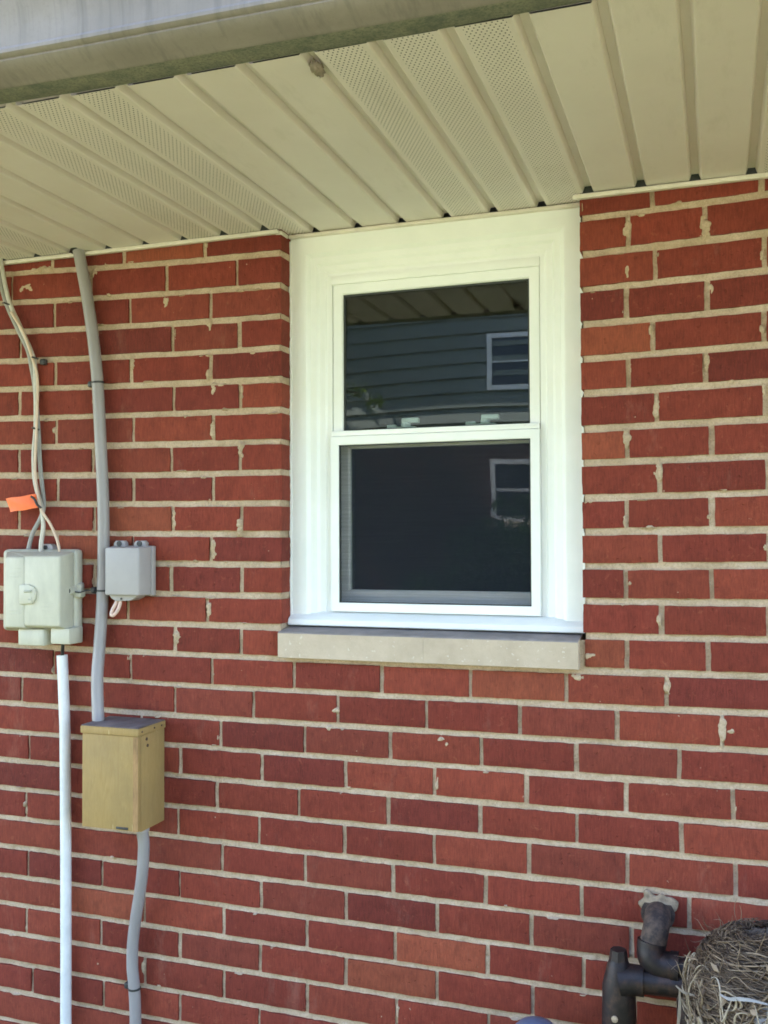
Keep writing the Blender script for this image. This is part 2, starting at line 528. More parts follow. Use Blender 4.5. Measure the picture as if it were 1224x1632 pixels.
    def build(self, name, mats, parent=None, sharp=35):
        if not isinstance(mats, (list, tuple)):
            mats = [mats]
        me = bpy.data.meshes.new(name)
        self.bm.to_mesh(me); self.bm.free()
        for m in mats:
            me.materials.append(m)
        try:
            me.set_sharp_from_angle(angle=R(sharp))
        except Exception:
            pass
        return link(name, me, parent)

def world_loc(o):
    v = Vector(o.location)
    while o.parent is not None:
        o = o.parent
        v += Vector(o.location)
    return v

def link(name, me, parent=None):
    o = bpy.data.objects.new(name, me)
    COL.objects.link(o)
    if parent is not None:
        o.parent = parent
        me.transform(Matrix.Translation(-world_loc(parent)))
    return o

def np_mesh(name, V, F, mats, parent=None, smooth=True, tint=None, mat_idx=None):
    me = bpy.data.meshes.new(name)
    V = np.asarray(V, dtype=np.float32)
    F = np.asarray(F, dtype=np.int32)
    me.vertices.add(len(V)); me.vertices.foreach_set('co', V.ravel())
    k = F.shape[1]
    me.loops.add(F.size); me.loops.foreach_set('vertex_index', F.ravel())
    me.polygons.add(len(F))
    me.polygons.foreach_set('loop_start', np.arange(0, F.size, k, dtype=np.int32))
    me.polygons.foreach_set('loop_total', np.full(len(F), k, dtype=np.int32))
    if mat_idx is not None:
        me.polygons.foreach_set('material_index', np.asarray(mat_idx, dtype=np.int32))
    me.polygons.foreach_set('use_smooth', np.full(len(F), smooth, dtype=bool))
    me.update(calc_edges=True)
    me.validate()
    for m in (mats if isinstance(mats, (list, tuple)) else [mats]):
        me.materials.append(m)
    if tint is not None:
        a = me.attributes.new('tint', 'FLOAT_COLOR', 'POINT')
        t = np.ones((len(V), 4), dtype=np.float32); t[:, :3] = tint
        a.data.foreach_set('color', t.ravel())
    return link(name, me, parent)

def smooth_path(pts, sub=6):
    """Catmull-Rom through the points"""
    P = [Vector(p) for p in pts]
    out = []
    n = len(P)
    for i in range(n - 1):
        p0, p1, p2, p3 = P[max(i - 1, 0)], P[i], P[i + 1], P[min(i + 2, n - 1)]
        for s in range(sub):
            t = s / sub
            out.append(0.5 * ((2 * p1) + (p2 - p0) * t + (2 * p0 - 5 * p1 + 4 * p2 - p3) * t * t + (3 * p1 - p0 - 3 * p2 + p3) * t ** 3))
    out.append(P[-1])
    return out

def vnoise2(x, z, seed, cell):
    """smooth value noise on a lattice, -1..1"""
    r = np.random.default_rng(seed)
    T = r.uniform(-1, 1, (256, 256))
    fx, fz = x / cell + 1000.0, z / cell + 1000.0
    ix, iz = np.floor(fx).astype(int), np.floor(fz).astype(int)
    tx, tz = fx - ix, fz - iz
    tx, tz = tx * tx * (3 - 2 * tx), tz * tz * (3 - 2 * tz)
    g = lambda a, c: T[a % 256, c % 256]
    return (g(ix, iz) * (1 - tx) + g(ix + 1, iz) * tx) * (1 - tz) + (g(ix, iz + 1) * (1 - tx) + g(ix + 1, iz + 1) * tx) * tz

# ------------------------------------------------------------------ ground
me = bpy.data.meshes.new('lawn')
me.from_pydata([(-150, -150, 0), (150, -150, 0), (150, 150, 0), (-150, 150, 0)], [], [(0, 1, 2, 3)])
me.materials.append(M['lawn'])
tag(link('lawn', me), kind='structure')
tag(MB().box((-30, -5.9, -0.05), (30, -4.2, 0.03), 0.008).build('bounce_slab', M['concrete']), kind='structure')  # unseen concrete slab, added to bounce sunlight onto the wall and soffit

# ------------------------------------------------------------------ the brick house
OX0, OX1 = -0.652, 0.011          # window opening
SILL_T, SILL_B = 1.343, 1.282
SOFZ = 2.236
Z0, BH = 2.2562, 0.07
XL, XR = -6.5, 4.5
house = empty('brick_house', (0, 0, 0), 'red brick house wall with tan mortar, cream soffit and small white window', 'house')

COEF = np.array([-0.00136, 0.00651, -0.00489, -0.01357, 0.00967, -0.00949, -0.00024, -0.01132, 0.01489, -0.02021, 0.01427, -0.00582]).reshape(3, 4)
OFF = [0, 0.0012, 0.0002, -0.0003, -0.0008, -0.0005, -0.0002, -0.0008, -0.001, -0.0004, 0.0004, 0.0011, 0.0007, 0.0009, 0.0008, 0.0006, -0.0, 0.0002, 0.0003, 0.0005, -0.0009, -0.0012, -0.0013, -0.0003, 0.0008, 0.0, 0.0019] + [0] * 20
def bed_z(k, X):
    """height of the bed joint k at X: the courses run a little uneven"""
    X = np.clip(np.asarray(X, dtype=float), -1.45, 0.42)
    kk = min(max(k, 0), 26)
    u, vv = X / 1.5, (kk - 13) / 13
    d = sum(COEF[i, j] * u ** i * vv ** j for i in range(3) for j in range(4))
    return Z0 - BH * k + d + OFF[k]

HEADS = {
    0: ([-1.064, -0.846], [0.152, 0.355]),
    1: ([-1.388, -1.157, -0.946, -0.763], [0.106, 0.252]),
    2: ([-1.261, -1.047, -0.831], [0.157, 0.359]),
    3: ([-1.361, -1.137, -0.93, -0.757], [0.101, 0.255]),
    4: ([-1.258, -1.043, -0.831], [0.152, 0.356]),
    5: ([-1.363, -1.14, -0.928, -0.756], [0.104, 0.249]),
    6: ([-1.255, -1.037, -0.823], [0.157, 0.358]),
    7: ([-1.365, -1.15, -0.933, -0.756], [0.101, 0.259]),
    8: ([-1.249, -1.035, -0.824], [0.161, 0.36]),
    9: ([-1.362, -1.143, -0.93, -0.751], [0.098, 0.258]),
    10: ([-1.25, -1.036, -0.83], [0.161, 0.36]),
    11: ([-1.363, -1.144, -0.934, -0.751], [0.095, 0.256]),
    12: ([-1.257, -1.049, -0.838], [0.162, 0.359]),
    13: ([-1.352, -1.136, -0.925, -0.753], [0.095, 0.249]),
    14: [-1.258, -1.042, -0.827, -0.622, -0.418, -0.222, -0.025, 0.17],
    15: [-1.352, -1.131, -0.922, -0.721, -0.519, -0.317, -0.119, 0.075, 0.272],
    16: [-1.225, -1.013, -0.806, -0.598, -0.398, -0.2, -0.005, 0.193],
    17: [-1.329, -1.113, -0.909, -0.702, -0.501, -0.301, -0.106, 0.091, 0.29],
    18: [-1.228, -1.016, -0.815, -0.611, -0.404, -0.203, -0.005, 0.196],
    19: [-1.338, -1.117, -0.915, -0.709, -0.504, -0.303, -0.102, 0.093, 0.292],
    20: [-1.22, -1.005, -0.8, -0.597, -0.393, -0.192, 0.004, 0.208],
    21: [-1.331, -1.12, -0.91, -0.704, -0.5, -0.297, -0.099, 0.1],
    22: [-1.223, -1.005, -0.796, -0.594, -0.39, -0.189, 0.005],
    23: [-1.335, -1.122, -0.91, -0.706, -0.502, -0.297, -0.097],
    24: [-1.222, -1.002, -0.796, -0.592, -0.387, -0.188, 0.004]}
LB = 0.2035
bricks = []                         # (course, x0, x1)
for c in range(0, 32):
    def run(lst, lo, hi):
        lst = sorted(lst)
        while lst[0] > lo + LB * 0.9: lst.insert(0, lst[0] - LB + random.uniform(-.003, .003))
        while lst[-1] < hi - LB * 0.9: lst.append(lst[-1] + LB + random.uniform(-.003, .003))
        xs = [lo] + [q for q in lst if lo + .03 < q < hi - .03] + [hi]
        return list(zip(xs[:-1], xs[1:]))
    if c <= 13:
        l, r = HEADS[c]
        segs = run(list(l), XL, OX0) + run(list(r), OX1, XR)
    else:
        hs = HEADS[c] if c in HEADS else [(-0.1 if c % 2 else -0.004) + random.uniform(-.004, .004)]
        segs = run(list(hs), XL, XR)
    bricks += [(c, a, bb) for a, bb in segs]

BV, BF, BT, voff = [], [], [], 0
PAL = np.array([(0.235, 0.042, 0.029), (0.215, 0.037, 0.027), (0.255, 0.050, 0.033), (0.185, 0.032, 0.026), (0.30, 0.072, 0.043), (0.23, 0.046, 0.033)])
PW = np.array([.30, .26, .18, .10, .04, .12])
FIXED = {(4, 0.011): 4, (7, 0.011): 4, (8, 0.011): 0, (5, 0.011): 2, (13, 0.011): 4, (3, 0.011): 3}
for (c, a, bb) in bricks:
    near = (-1.75 < (a + bb) / 2 < 1.0)
    jl = (0.0052 if c < 14 else 0.0044) + random.uniform(-.0012, .0012)
    jr = (0.0052 if c < 14 else 0.0044) + random.uniform(-.0012, .0012)
    at_l = abs(a - OX1) < 1e-6 and c <= 13
    at_r = abs(bb - OX0) < 1e-6 and c <= 13
    x0 = a if at_l else a + jl
    x1 = bb if at_r else bb - jr
    if c == 13 and at_l: x0 += .004
    if c == 13 and at_r: x1 -= .010
    nx, nz = (max(4, int((x1 - x0) / 0.009)), 7) if near else (4, 2)
    xs = np.linspace(x0, x1, nx + 1); zs = np.linspace(0, 1, nz + 1)
    X, T = np.meshgrid(xs, zs)
    jt = (0.0074 if c < 14 else 0.0068) + random.uniform(-.0012, .0012)
    jb = (0.0074 if c < 14 else 0.0068) + random.uniform(-.0009, .0009)
    zt = bed_z(c, xs) - jt
    zb = bed_z(c + 1, xs) + jb
    if c == 0: zt = np.minimum(zt, SOFZ + 0.02)
    Z = zb[None, :] * (1 - T) + zt[None, :] * T
    edge = (X == xs[0]) | (X == xs[-1]) | (T == 0) | (T == 1)
    if near:
        n1 = vnoise2(X, Z, 3, 0.018); n2 = vnoise2(X, Z, 4, 0.018)
        Z = Z + edge * n1 * 0.0008 * ((T == 0) | (T == 1))
        X = X + edge * n2 * 0.0009 * ((X == xs[0]) | (X == xs[-1]))
    Y = np.where(edge, 0.0016, 0.0)
    if near:
        Y = Y + vnoise2(X, Z, 5 + c % 7, 0.03) * 0.0006
    Y = Y + random.uniform(-.0012, .0014)
    m = (nx + 1) * (nz + 1)
    idx = np.arange(m).reshape(nz + 1, nx + 1) + voff
    fr = np.stack([idx[:-1, :-1], idx[:-1, 1:], idx[1:, 1:], idx[1:, :-1]], -1).reshape(-1, 4)
    ring = np.concatenate([idx[0, :], idx[1:, -1], idx[-1, -2::-1], idx[-2:0:-1, 0]])
    ringl = ring - voff
    Vf = np.stack([X.ravel(), Y.ravel(), Z.ravel()], 1)
    back = Vf[ringl].copy()
    back[:, 1] = 0.10 if (at_l or at_r) else 0.03
    bi = np.arange(len(ring)) + voff + m
    rn, bn = np.roll(ring, -1), np.roll(bi, -1)
    sd = np.stack([ring, bi, bn, rn], -1)
    pick = FIXED.get((c, a))
    if pick is None: pick = RNG.choice(6, p=PW)
    col = PAL[pick] * RNG.uniform(0.88, 1.1) * np.array([.79, .77, .68])
    BV += [Vf, back]; BF += [fr, sd]
    BT.append(np.tile(col, (m + len(ring), 1)))
    voff += m + len(ring)
BV, BF, BT = np.concatenate(BV), np.concatenate(BF), np.concatenate(BT)
nb_f = len(BF)

# mortar bed: one displaced sheet behind the bricks, squeezed out here and there
def in_open(x, z):
    return (x > OX0 - .004) & (x < OX1 + .006) & (z > 1.338)
gx = np.arange(-1.76, 1.001, 0.003); gz = np.arange(0.20, 2.262, 0.003)
GX, GZ = np.meshgrid(gx, gz)
GY = 0.0062 + vnoise2(GX, GZ, 21, 0.011) * 0.0012 + vnoise2(GX, GZ, 22, 0.05) * 0.0012 + vnoise2(GX, GZ, 23, 0.0055) * 0.0007
smears = [(0.272, 1.170, .011, .034), (0.288, 1.172, .009, .015), (0.2521, 2.157, .014, .03), (0.255, 2.135, .018, .012), (0.1063, 2.165, .007, .024),
          (0.252, 1.885, .008, .022), (0.157, 1.797, .010, .026), (0.104, 2.07, .006, .02), (0.16, 1.67, .012, .026), (0.101, 1.74, .012, .026), (-0.283, 1.121, .016, .006), (-0.274, 1.113, .006, .010),
          (-0.5375, 1.1265, .016, .008), (-0.528, 1.168, .014, .010), (-0.8255, 1.79, .008, .026), (-0.82, 1.52, .011, .028), (-0.925, 1.584, .010, .026), (-0.833, 1.38, .009, .026),
          (-0.918, 1.315, .012, .022), (-0.752, 1.745, .010, .026), (-0.8223, 1.886, .008, .02), (-0.757, 1.57, .009, .024), (0.021, 1.305, .008, .012), (0.03, 1.309, .012, .006), (-1.145, 2.19, .012, .022),
          (-0.947, 2.10, .010, .022), (-0.835, 2.03, .009, .028), (0.0, 1.262, .018, .010), (0.172, 1.25, .010, .022), (-1.34, 2.16, .03, .02), (-1.30, 2.205, .04, .012)]
for c in range(1, 27):                      # mortar dribbled along the beds
    for _ in range(9 if c < 13 else 5):
        x = random.uniform(-1.7, 0.95); side = random.choice((-1, -1, -1, 1))
        smears.append((x, float(bed_z(c, x)) + side * random.uniform(.0065, .0085), random.uniform(.004, .022), random.uniform(.0018, .0045 if c < 13 else .0028)))
for (c, a, bb) in bricks:                   # ragged head joints
    if -1.7 < a < .95 and random.random() < (.36 if c < 13 else .12):
        zc = float(bed_z(c + .0 if False else c, a)) - .035
        smears.append((a + random.choice((-1, 1)) * random.uniform(.004, .007), zc + random.uniform(-.02, .02), random.uniform(.0025, .006), random.uniform(.006, .02)))
wob1 = vnoise2(GX, GZ, 31, 0.012); wob2 = vnoise2(GX, GZ, 32, 0.0055)
for (sx_, sz_, rx_, rz_) in smears:
    rx_ *= .85; rz_ *= .85
    i0, i1 = np.searchsorted(gx, [sx_ - 2 * rx_ - .01, sx_ + 2 * rx_ + .01]); k0, k1 = np.searchsorted(gz, [sz_ - 2 * rz_ - .01, sz_ + 2 * rz_ + .01])
    sl = (slice(k0, k1), slice(i0, i1))
    if GX[sl].size == 0: continue
    q = ((GX[sl] - sx_) / rx_) ** 2 + ((GZ[sl] - sz_) / rz_) ** 2
    q = q + wob1[sl] * 0.5 + wob2[sl] * .6
    push = np.clip(1.1 - q, 0, 1) ** 0.8
    GY[sl] = np.minimum(GY[sl], 0.0062 - push * 0.0084 + wob1[sl] * .0006)
nxx, nzz = len(gx), len(gz)
gi = np.arange(nxx * nzz).reshape(nzz, nxx)
gf = np.stack([gi[:-1, :-1], gi[:-1, 1:], gi[1:, 1:], gi[1:, :-1]], -1).reshape(-1, 4)
ctrx = GX.ravel()[gf].mean(1); ctrz = GZ.ravel()[gf].mean(1)
gf = gf[~in_open(ctrx, ctrz)]
GV = np.stack([GX.ravel(), GY.ravel(), GZ.ravel()], 1)
MV, MF = [GV], [gf]
mo = len(GV)
def quad(p):
    global mo
    MV.append(np.array(p, dtype=float)); MF.append(np.array([[mo, mo + 1, mo + 2, mo + 3]])); mo += 4
for x0, x1, z0, z1 in ((XL, gx[0], 0, 2.262), (gx[-1], XR, 0, 2.262), (gx[0], gx[-1], 0, gz[0])):
    quad([(x0, .005, z0), (x1, .005, z0), (x1, .005, z1), (x0, .005, z1)])
# jamb returns of the opening: narrow strips cut finely so the joints look hand struck
jz = np.arange(1.285, 2.262, 0.006)
for xj, sg in ((OX0 - .0035, 1), (OX1 + .0035, -1)):
    jy = np.linspace(.003, .10, 12)
    JY, JZ = np.meshgrid(jy, jz)
    JX = xj + vnoise2(JY + 3, JZ, 41, .012) * .0028
    ji = np.arange(JX.size).reshape(JX.shape) + mo
    MV.append(np.stack([JX.ravel(), JY.ravel(), JZ.ravel()], 1))
    q = np.stack([ji[:-1, :-1], ji[:-1, 1:], ji[1:, 1:], ji[1:, :-1]], -1).reshape(-1, 4)
    MF.append(q if sg > 0 else q[:, ::-1]); mo += JX.size
MV, MF = np.concatenate(MV), np.concatenate(MF)
V = np.concatenate([BV, MV]); F = np.concatenate([BF, MF + len(BV)])
tint = np.concatenate([BT, np.ones((len(MV), 3))])
wall = np_mesh('brick_wall', V, F, [M['brick'], M['mortar']], house, True, tint,
               np.concatenate([np.zeros(nb_f), np.ones(len(MF))]))
wall.data.set_sharp_from_angle(angle=R(50))

# stone sill
mb = MB()
pr = [(-.020, 1.281), (-.018, 1.2795), (.115, 1.280), (.115, 1.350), (.048, 1.3445), (-.016, 1.337), (-.020, 1.334)]
mb.prism(pr, 'x', -.6515, -.3178, 0)
mb.prism(pr, 'x', -.3174, .0035, 0)
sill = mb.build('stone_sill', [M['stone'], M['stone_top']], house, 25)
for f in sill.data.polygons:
    if f.normal.z > .7: f.material_index = 1  # upward faces take the darker grey stone

# shell behind the wall: inner leaf, room, roof (keeps daylight out of the house)
room = MB()
X0, X1, Y0, Y1, Zb, Zt = -3.0, 2.6, .17, 3.8, .2, 2.30
def rect(bmb, pts, mat=0):
    vs = [bmb.bm.verts.new(p) for p in pts]
    f = bmb.bm.faces.new(vs); f.material_index = mat
rect(room, [(X0, Y1, Zb), (X1, Y1, Zb), (X1, Y1, Zt), (X0, Y1, Zt)])
rect(room, [(X0, Y0, Zb), (X0, Y1, Zb), (X0, Y1, Zt), (X0, Y0, Zt)])
rect(room, [(X1, Y0, Zb), (X1, Y0, Zt), (X1, Y1, Zt), (X1, Y1, Zb)])
rect(room, [(X0, Y0, Zb), (X1, Y0, Zb), (X1, Y1, Zb), (X0, Y1, Zb)])
rect(room, [(X0, Y0, Zt), (X0, Y1, Zt), (X1, Y1, Zt), (X1, Y0, Zt)])
# inner leaf with the window hole
for x0, x1, z0, z1 in ((X0, OX0, Zb, Zt), (OX1, X1, Zb, Zt), (OX0, OX1, Zb, 1.335), (OX0, OX1, 2.232, Zt)):
    rect(room, [(x0, Y0, z0), (x0, Y0, z1), (x1, Y0, z1), (x1, Y0, z0)])
    rect(room, [(x0, .105, z0), (x1, .105, z0), (x1, .105, z1), (x0, .105, z1)])
for x0, x1, z0, z1 in ((OX0, OX0, 1.335, 2.232), (OX1, OX1, 1.335, 2.232)):
    rect(room, [(x0, .105, z0), (x0, Y0, z0), (x0, Y0, z1), (x0, .105, z1)])
rect(room, [(OX0, .105, 1.335), (OX1, .105, 1.335), (OX1, Y0, 1.335), (OX0, Y0, 1.335)])
rect(room, [(OX0, .105, 2.232), (OX0, Y0, 2.232), (OX1, Y0, 2.232), (OX1, .105, 2.232)])
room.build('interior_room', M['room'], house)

EAVE = -0.715
roof = MB()
roof.prism([(EAVE - .05, 2.375), (4.2, 4.15), (9.1, 2.375), (9.1, 2.33), (4.2, 4.08), (EAVE - .02, 2.335)], 'x', XL - .3, XR + .3)
roof.build('roof', M['roof'], house)
ext = MB()
ext.box((XL, .2, 0), (XL + .2, 8.4, 2.42)); ext.box((XR - .2, .2, 0), (XR, 8.4, 2.42)); ext.box((XL + .201, 8.2, 0), (XR - .201, 8.4, 2.42))
ext.box((XL + .2, .3, 2.40), (XR - .2, 8.2, 2.42))
ext.build('rear_wall', M['n_brick'], house)
fas = MB().box((XL, EAVE - .003, 2.246), (XR, EAVE + .016, 2.37)).build('fascia', M['trim'], house)

# soffit: V-grooved panels, three plain strips then three punched strips
GP = 0.1027
GX0 = 0.337
V, F, UV, MI = [], [], [], []
def sq(p, uv, mi):
    n = len(V)
    V.extend(p); F.append((n, n + 1, n + 2, n + 3)); UV.extend(uv); MI.append(mi)
for k in range(-40, 66):
    xr = GX0 - k * GP                     # strip between groove k (right) and k+1 (left)
    xl = xr - GP
    if xr > XR or xl < XL: continue
    vent = (k % 6) in (3, 4, 5)
    g = .0105
    gd = .013
    y0 = EAVE + .002
    y1 = .052 if (OX0 < xl + .05 and xr - .05 < OX1) else .0
    ny = 10
    for q in range(ny):
        ya, yb = y0 + (y1 - y0) * q / ny, y0 + (y1 - y0) * (q + 1) / ny
        prof = [(xl + g * .62, gd), (xl + g, .0015), (xl + g + .002, 0), (xr - g - .002, 0), (xr - g, .0015), (xr - g * .62, gd), (xr + g * .62, gd)]
        wv = lambda x, y: .0012 * math.sin(x * 9 + 1) * math.sin(y * 7 + 2)
        for i in range(len(prof) - 1):
            (xa, za), (xb, zb) = prof[i], prof[i + 1]
            p = [(xa, ya, SOFZ + za + wv(xa, ya)), (xa, yb, SOFZ + za + wv(xa, yb)), (xb, yb, SOFZ + zb + wv(xb, yb)), (xb, ya, SOFZ + zb + wv(xb, ya))]
            flat = i == 2
            # hole coordinates: 6 columns over the middle of the strip
            def hu(x, y): return ((x - (xl + .021)) / (GP - .042) * 8.0 if flat else -1.0, (y + 3.0) / .0132)
            sq(p, [hu(xa, ya), hu(xa, yb), hu(xb, yb), hu(xb, ya)], 1 if (vent and flat) else 0)
me = bpy.data.meshes.new('soffit')
me.from_pydata(V, [], F)
uvl = me.uv_layers.new(name='holes')
uvl.data.foreach_set('uv', np.array(UV, dtype=np.float32).ravel())
me.polygons.foreach_set('material_index', np.array(MI, dtype=np.int32))
me.polygons.foreach_set('use_smooth', np.zeros(len(F), dtype=bool))
me.materials.append(M['soffit']); me.materials.append(M['soffit_vent'])
me.update()
link('soffit', me, house)

# J-channel where the soffit meets wall and window head
mb = MB()
def chan(p0, p1, wd, lo, hi):
    mb.box(p0[:2] + (lo,), p1[:2] + (hi,), .0012)
mb.box((XL, -.013, SOFZ - .011), (OX0 - .003, -.001, SOFZ - .002), .0015)
mb.box((OX0 - .013, -.001, SOFZ - .011), (OX0 + .002, .0365, SOFZ - .002), .0015)
mb.box((OX0 + .001, .0375, SOFZ - .0095), (OX1 - .002, .050, SOFZ - .002), .0015)
mb.box((OX1 - .012, -.0135, SOFZ - .0115), (XR, -.001, SOFZ - .0025), .0015)
mb.box((XL, -.0045, SOFZ - .0015), (OX0 - .006, -.0008, SOFZ + .022), mat=1)  # dark strips stand in for the shade inside the open groove ends
mb.box((OX1 + .002, -.0045, SOFZ - .0015), (XR, -.0008, SOFZ + .022), mat=1)
mb.build('soffit_trim', [M['trim'], M['gasket_and_groove_shade']], house)

# gutter, K profile, slightly out of level
gz0 = 2.2385
prof = [(EAVE, gz0 + .002), (EAVE - .042, gz0), (EAVE - .046, gz0 + .0015), (EAVE - .055, gz0 + .004), (EAVE - .070, gz0 + .0085), (EAVE - .083, gz0 + .014), (EAVE - .087, gz0 + .0175),
        (EAVE - .0865, gz0 + .0205), (EAVE - .091, gz0 + .0215), (EAVE - .095, gz0 + .025), (EAVE - .0955, gz0 + .030), (EAVE - .0925, gz0 + .034), (EAVE - .0925, gz0 + .055), (EAVE - .097, gz0 + .085), (EAVE - .108, gz0 + .108),
        (EAVE - .112, gz0 + .122), (EAVE - .106, gz0 + .126), (EAVE - .100, gz0 + .118)]
inner = [(y + .0025, z + .0025) for y, z in prof[::-1]]
inner[-1] = (EAVE, gz0 + .006)
mb = MB()
xs = np.linspace(XL, XR, 120)
bmg = mb.bm
rows = []
for x in xs:
    dz = -.003 * (x + .25) - .0025; dz = max(min(dz, .004), -.012)
    sag = .0015 * math.sin(x * 5.1) + .001 * math.sin(x * 13)
    yk = .012 * max(min(x + .25, .8), -.8)
    rows.append([bmg.verts.new((x, y + yk * (i > 0) + sag * (i > 0), z + dz + sag)) for i, (y, z) in enumerate(prof)] + [bmg.verts.new((x, y + yk, z + dz + sag)) for (y, z) in inner])
n = len(rows[0])
for a, c in zip(rows[:-1], rows[1:]):
    for i in range(n):
        j = (i + 1) % n
        f = bmg.faces.new((a[i], c[i], c[j], a[j]))
        f.material_index = 1 if i == 0 else 0
        f.smooth = True
bmg.faces.new(rows[0]); bmg.faces.new(rows[-1][::-1])
bmesh.ops.recalc_face_normals(bmg, faces=bmg.faces)
gut = mb.build('gutter', [M['gutter'], M['algae']], house, 30)

# ------------------------------------------------------------------ the window
OZ1 = 2.229
def frame_ring(prof, x0, x1, z0, z1, mats=0, bot=None):
    """sweeps a profile of (inset, depth) round a rectangle, mitred at the corners; bot: other insets for the bottom run"""
    mbf = MB(); bm = mbf.bm
    rings = []
    for i, (u, y) in enumerate(prof):
        ub = u if bot is None else bot[i]
        rings.append([bm.verts.new(p) for p in ((x0 + u, y, z0 + ub), (x1 - u, y, z0 + ub), (x1 - u, y, z1 - u), (x0 + u, y, z1 - u))])
    for a, c in zip(rings[:-1], rings[1:]):
        for k in range(4):
            j = (k + 1) % 4
            bm.faces.new((a[k], a[j], c[j], c[k]))
    bmesh.ops.recalc_face_normals(bm, faces=bm.faces)
    # normals towards the viewer side (-Y)
    if sum(f.normal.y * f.calc_area() for f in bm.faces) > 0:
        bmesh.ops.reverse_faces(bm, faces=bm.faces)
    return mbf

CB = 1.372                      # bottom of the picture-frame part, above the sloped sill
mb = frame_ring([(0, .11), (0, .052), (.002, .050), (.034, .0485), (.039, .0495), (.044, .0535), (.047, .0575), (.060, .0605), (.066, .0665), (.0785, .068), (.0825, .0715), (.0935, .073), (.0945, .085)],
                OX0 + .0005, OX1 - .0005, CB - .0245, OZ1, bot=[0] * 13)
# head board above the sash and sloped sill nose
mb.prism([(.11, CB + .004), (.066, CB + .004), (.048, CB - .002), (.036, CB - .009), (.033, CB - .012), (.032, CB - .023), (.035, CB - .025), (.047, CB - .025), (.052, CB - .021), (.11, CB - .021)], 'x', OX0 + .0015, OX1 - .0015)
win = mb.build('window', M['white'], house, 22)
FX0, FX1, FZ1 = OX0 + .0955, OX1 - .0955, OZ1 - .1095
MEET = 1.768
head = MB().box((FX0 - .002, .0685, FZ1), (FX1 + .002, .088, OZ1 - .09), .0015)
head.build('head_rail', M['white'], win, 25)
# upper sash: profile round its pane
us = frame_ring([(0, .10), (0, .0765), (.0015, .075), (.020, .076), (.0225, .0785), (.0225, .090)], FX0, FX1, MEET - .006, FZ1)
us.build('upper_sash', M['white'], win, 22)
gk = frame_ring([(0, .0885), (0, .0835), (.004, .0845), (.004, .0885)], FX0 + .0225, FX1 - .0225, MEET + .0165, FZ1 - .0225)
gk.build('glazing_bead', M['gasket_and_groove_shade'], win)
tilt = Matrix.Translation((0, .088, 1.93)) @ Matrix.Rotation(R(-.5), 4, 'X') @ Matrix.Translation((0, -.088, -1.93))
MB().box((FX0 + .0225, .0865, MEET + .014), (FX1 - .0225, .0895, FZ1 - .022), mtx=tilt).build('upper_pane', M['glass'], win)
# half screen in front of the lower sash
SZ0 = CB + .006
sf = frame_ring([(0, .0735), (0, .0605), (.0015, .059), (.0185, .059), (.0200, .0605), (.0200, .0735)], FX0 - .001, FX1 + .001, SZ0, MEET + .004)
scr = sf.build('screen_frame', M['white'], win, 22)
gk = frame_ring([(0, .0685), (0, .0615), (.0022, .0612), (.0022, .0685)], FX0 + .019, FX1 - .019, SZ0 + .020, MEET - .016)
gk.build('screen_spline', M['gasket_and_groove_shade'], win)
MB().box((FX0 + .02, .0665, SZ0 + .02), (FX1 - .02, .0668, MEET - .016)).build('insect_screen', M['mesh'], win)
# meeting rail of the upper sash with its thin ledge
MB().box((FX0, .0625, MEET + .0045), (FX1, .098, MEET + .0165), .002).build('meeting_rail', M['white'], win, 25)
ls = frame_ring([(0, .13), (0, .1015), (.0015, .100), (.030, .101), (.033, .104), (.033, .118)], FX0 - .004, FX1 + .004, SZ0 - .006, MEET + .012, bot=[0, 0, .0015, .050, .053, .053])
ls.build('lower_sash', M['white_dull'], win, 22)
MB().box((FX0 + .028, .112, SZ0 + .045), (FX1 - .028, .115, MEET - .02)).build('lower_pane', M['glass'], win)
# two cam locks on top of the lower sash, seen through the upper glass
for lx in (-.405, -.222):
    lk = MB()
    lk.box((lx - .020, .103, 1.7800), (lx + .034, .127, 1.7935), .002)
    lk.lathe([(.011, 0), (.011, .008), (.009, .011), (.0, .0115)], (lx + .010, .113, 1.793), 'z', 18)
    lk.box((lx + .002, .102, 1.801), (lx + .042, .118, 1.8125), .003)
    lk.box((lx - .034, .107, 1.780), (lx - .012, .118, 1.799), .002)
    lk.build('sash_lock', M['white_dull'], win, 30)
# light cross bar of the lower sash top, under the locks
MB().box((FX0, .1005, 1.7755), (FX1, .129, 1.7798), .001).build('sash_top_rail', M['white_dull'], win)

for xj, sg in ((OX0, 1), (OX1, -1)):
    mb = MB()
    zz = np.linspace(1.352, 2.222, 110)
    mb.tube([(xj + sg * .0012 + .0006 * math.sin(z_ * 47) + random.uniform(-.0005, .0005), .0495, z_) for z_ in zz], [max(.0016, .0030 + random.gauss(0, .0007)) for _ in zz], seg=8)
    mb.build('caulk_bead', M['white_dull'], win)

# ------------------------------------------------------------------ conduits and pipes
def tie(parent, p, r, d=(0, 0, 1), name='cable_tie', side=-1, mat='clip'):
    mbt = MB()
    p = Vector(p); d = Vector(d).normalized()
    mbt.tube([p - d * .0022, p + d * .0022], r + .0012, seg=18)
    mbt.box((p.x + side * (r + .011) - .007, -.016, p.z - .008), (p.x + side * (r + .011) + .007, .002, p.z + .006), .003)
    mbt.tube([(p.x + side * (r + .006), -.010, p.z - .001), (p.x + side * r * .6, p.y - r * .75, p.z + .001)], .002, seg=8)
    return mbt.build(name, M[mat], parent)

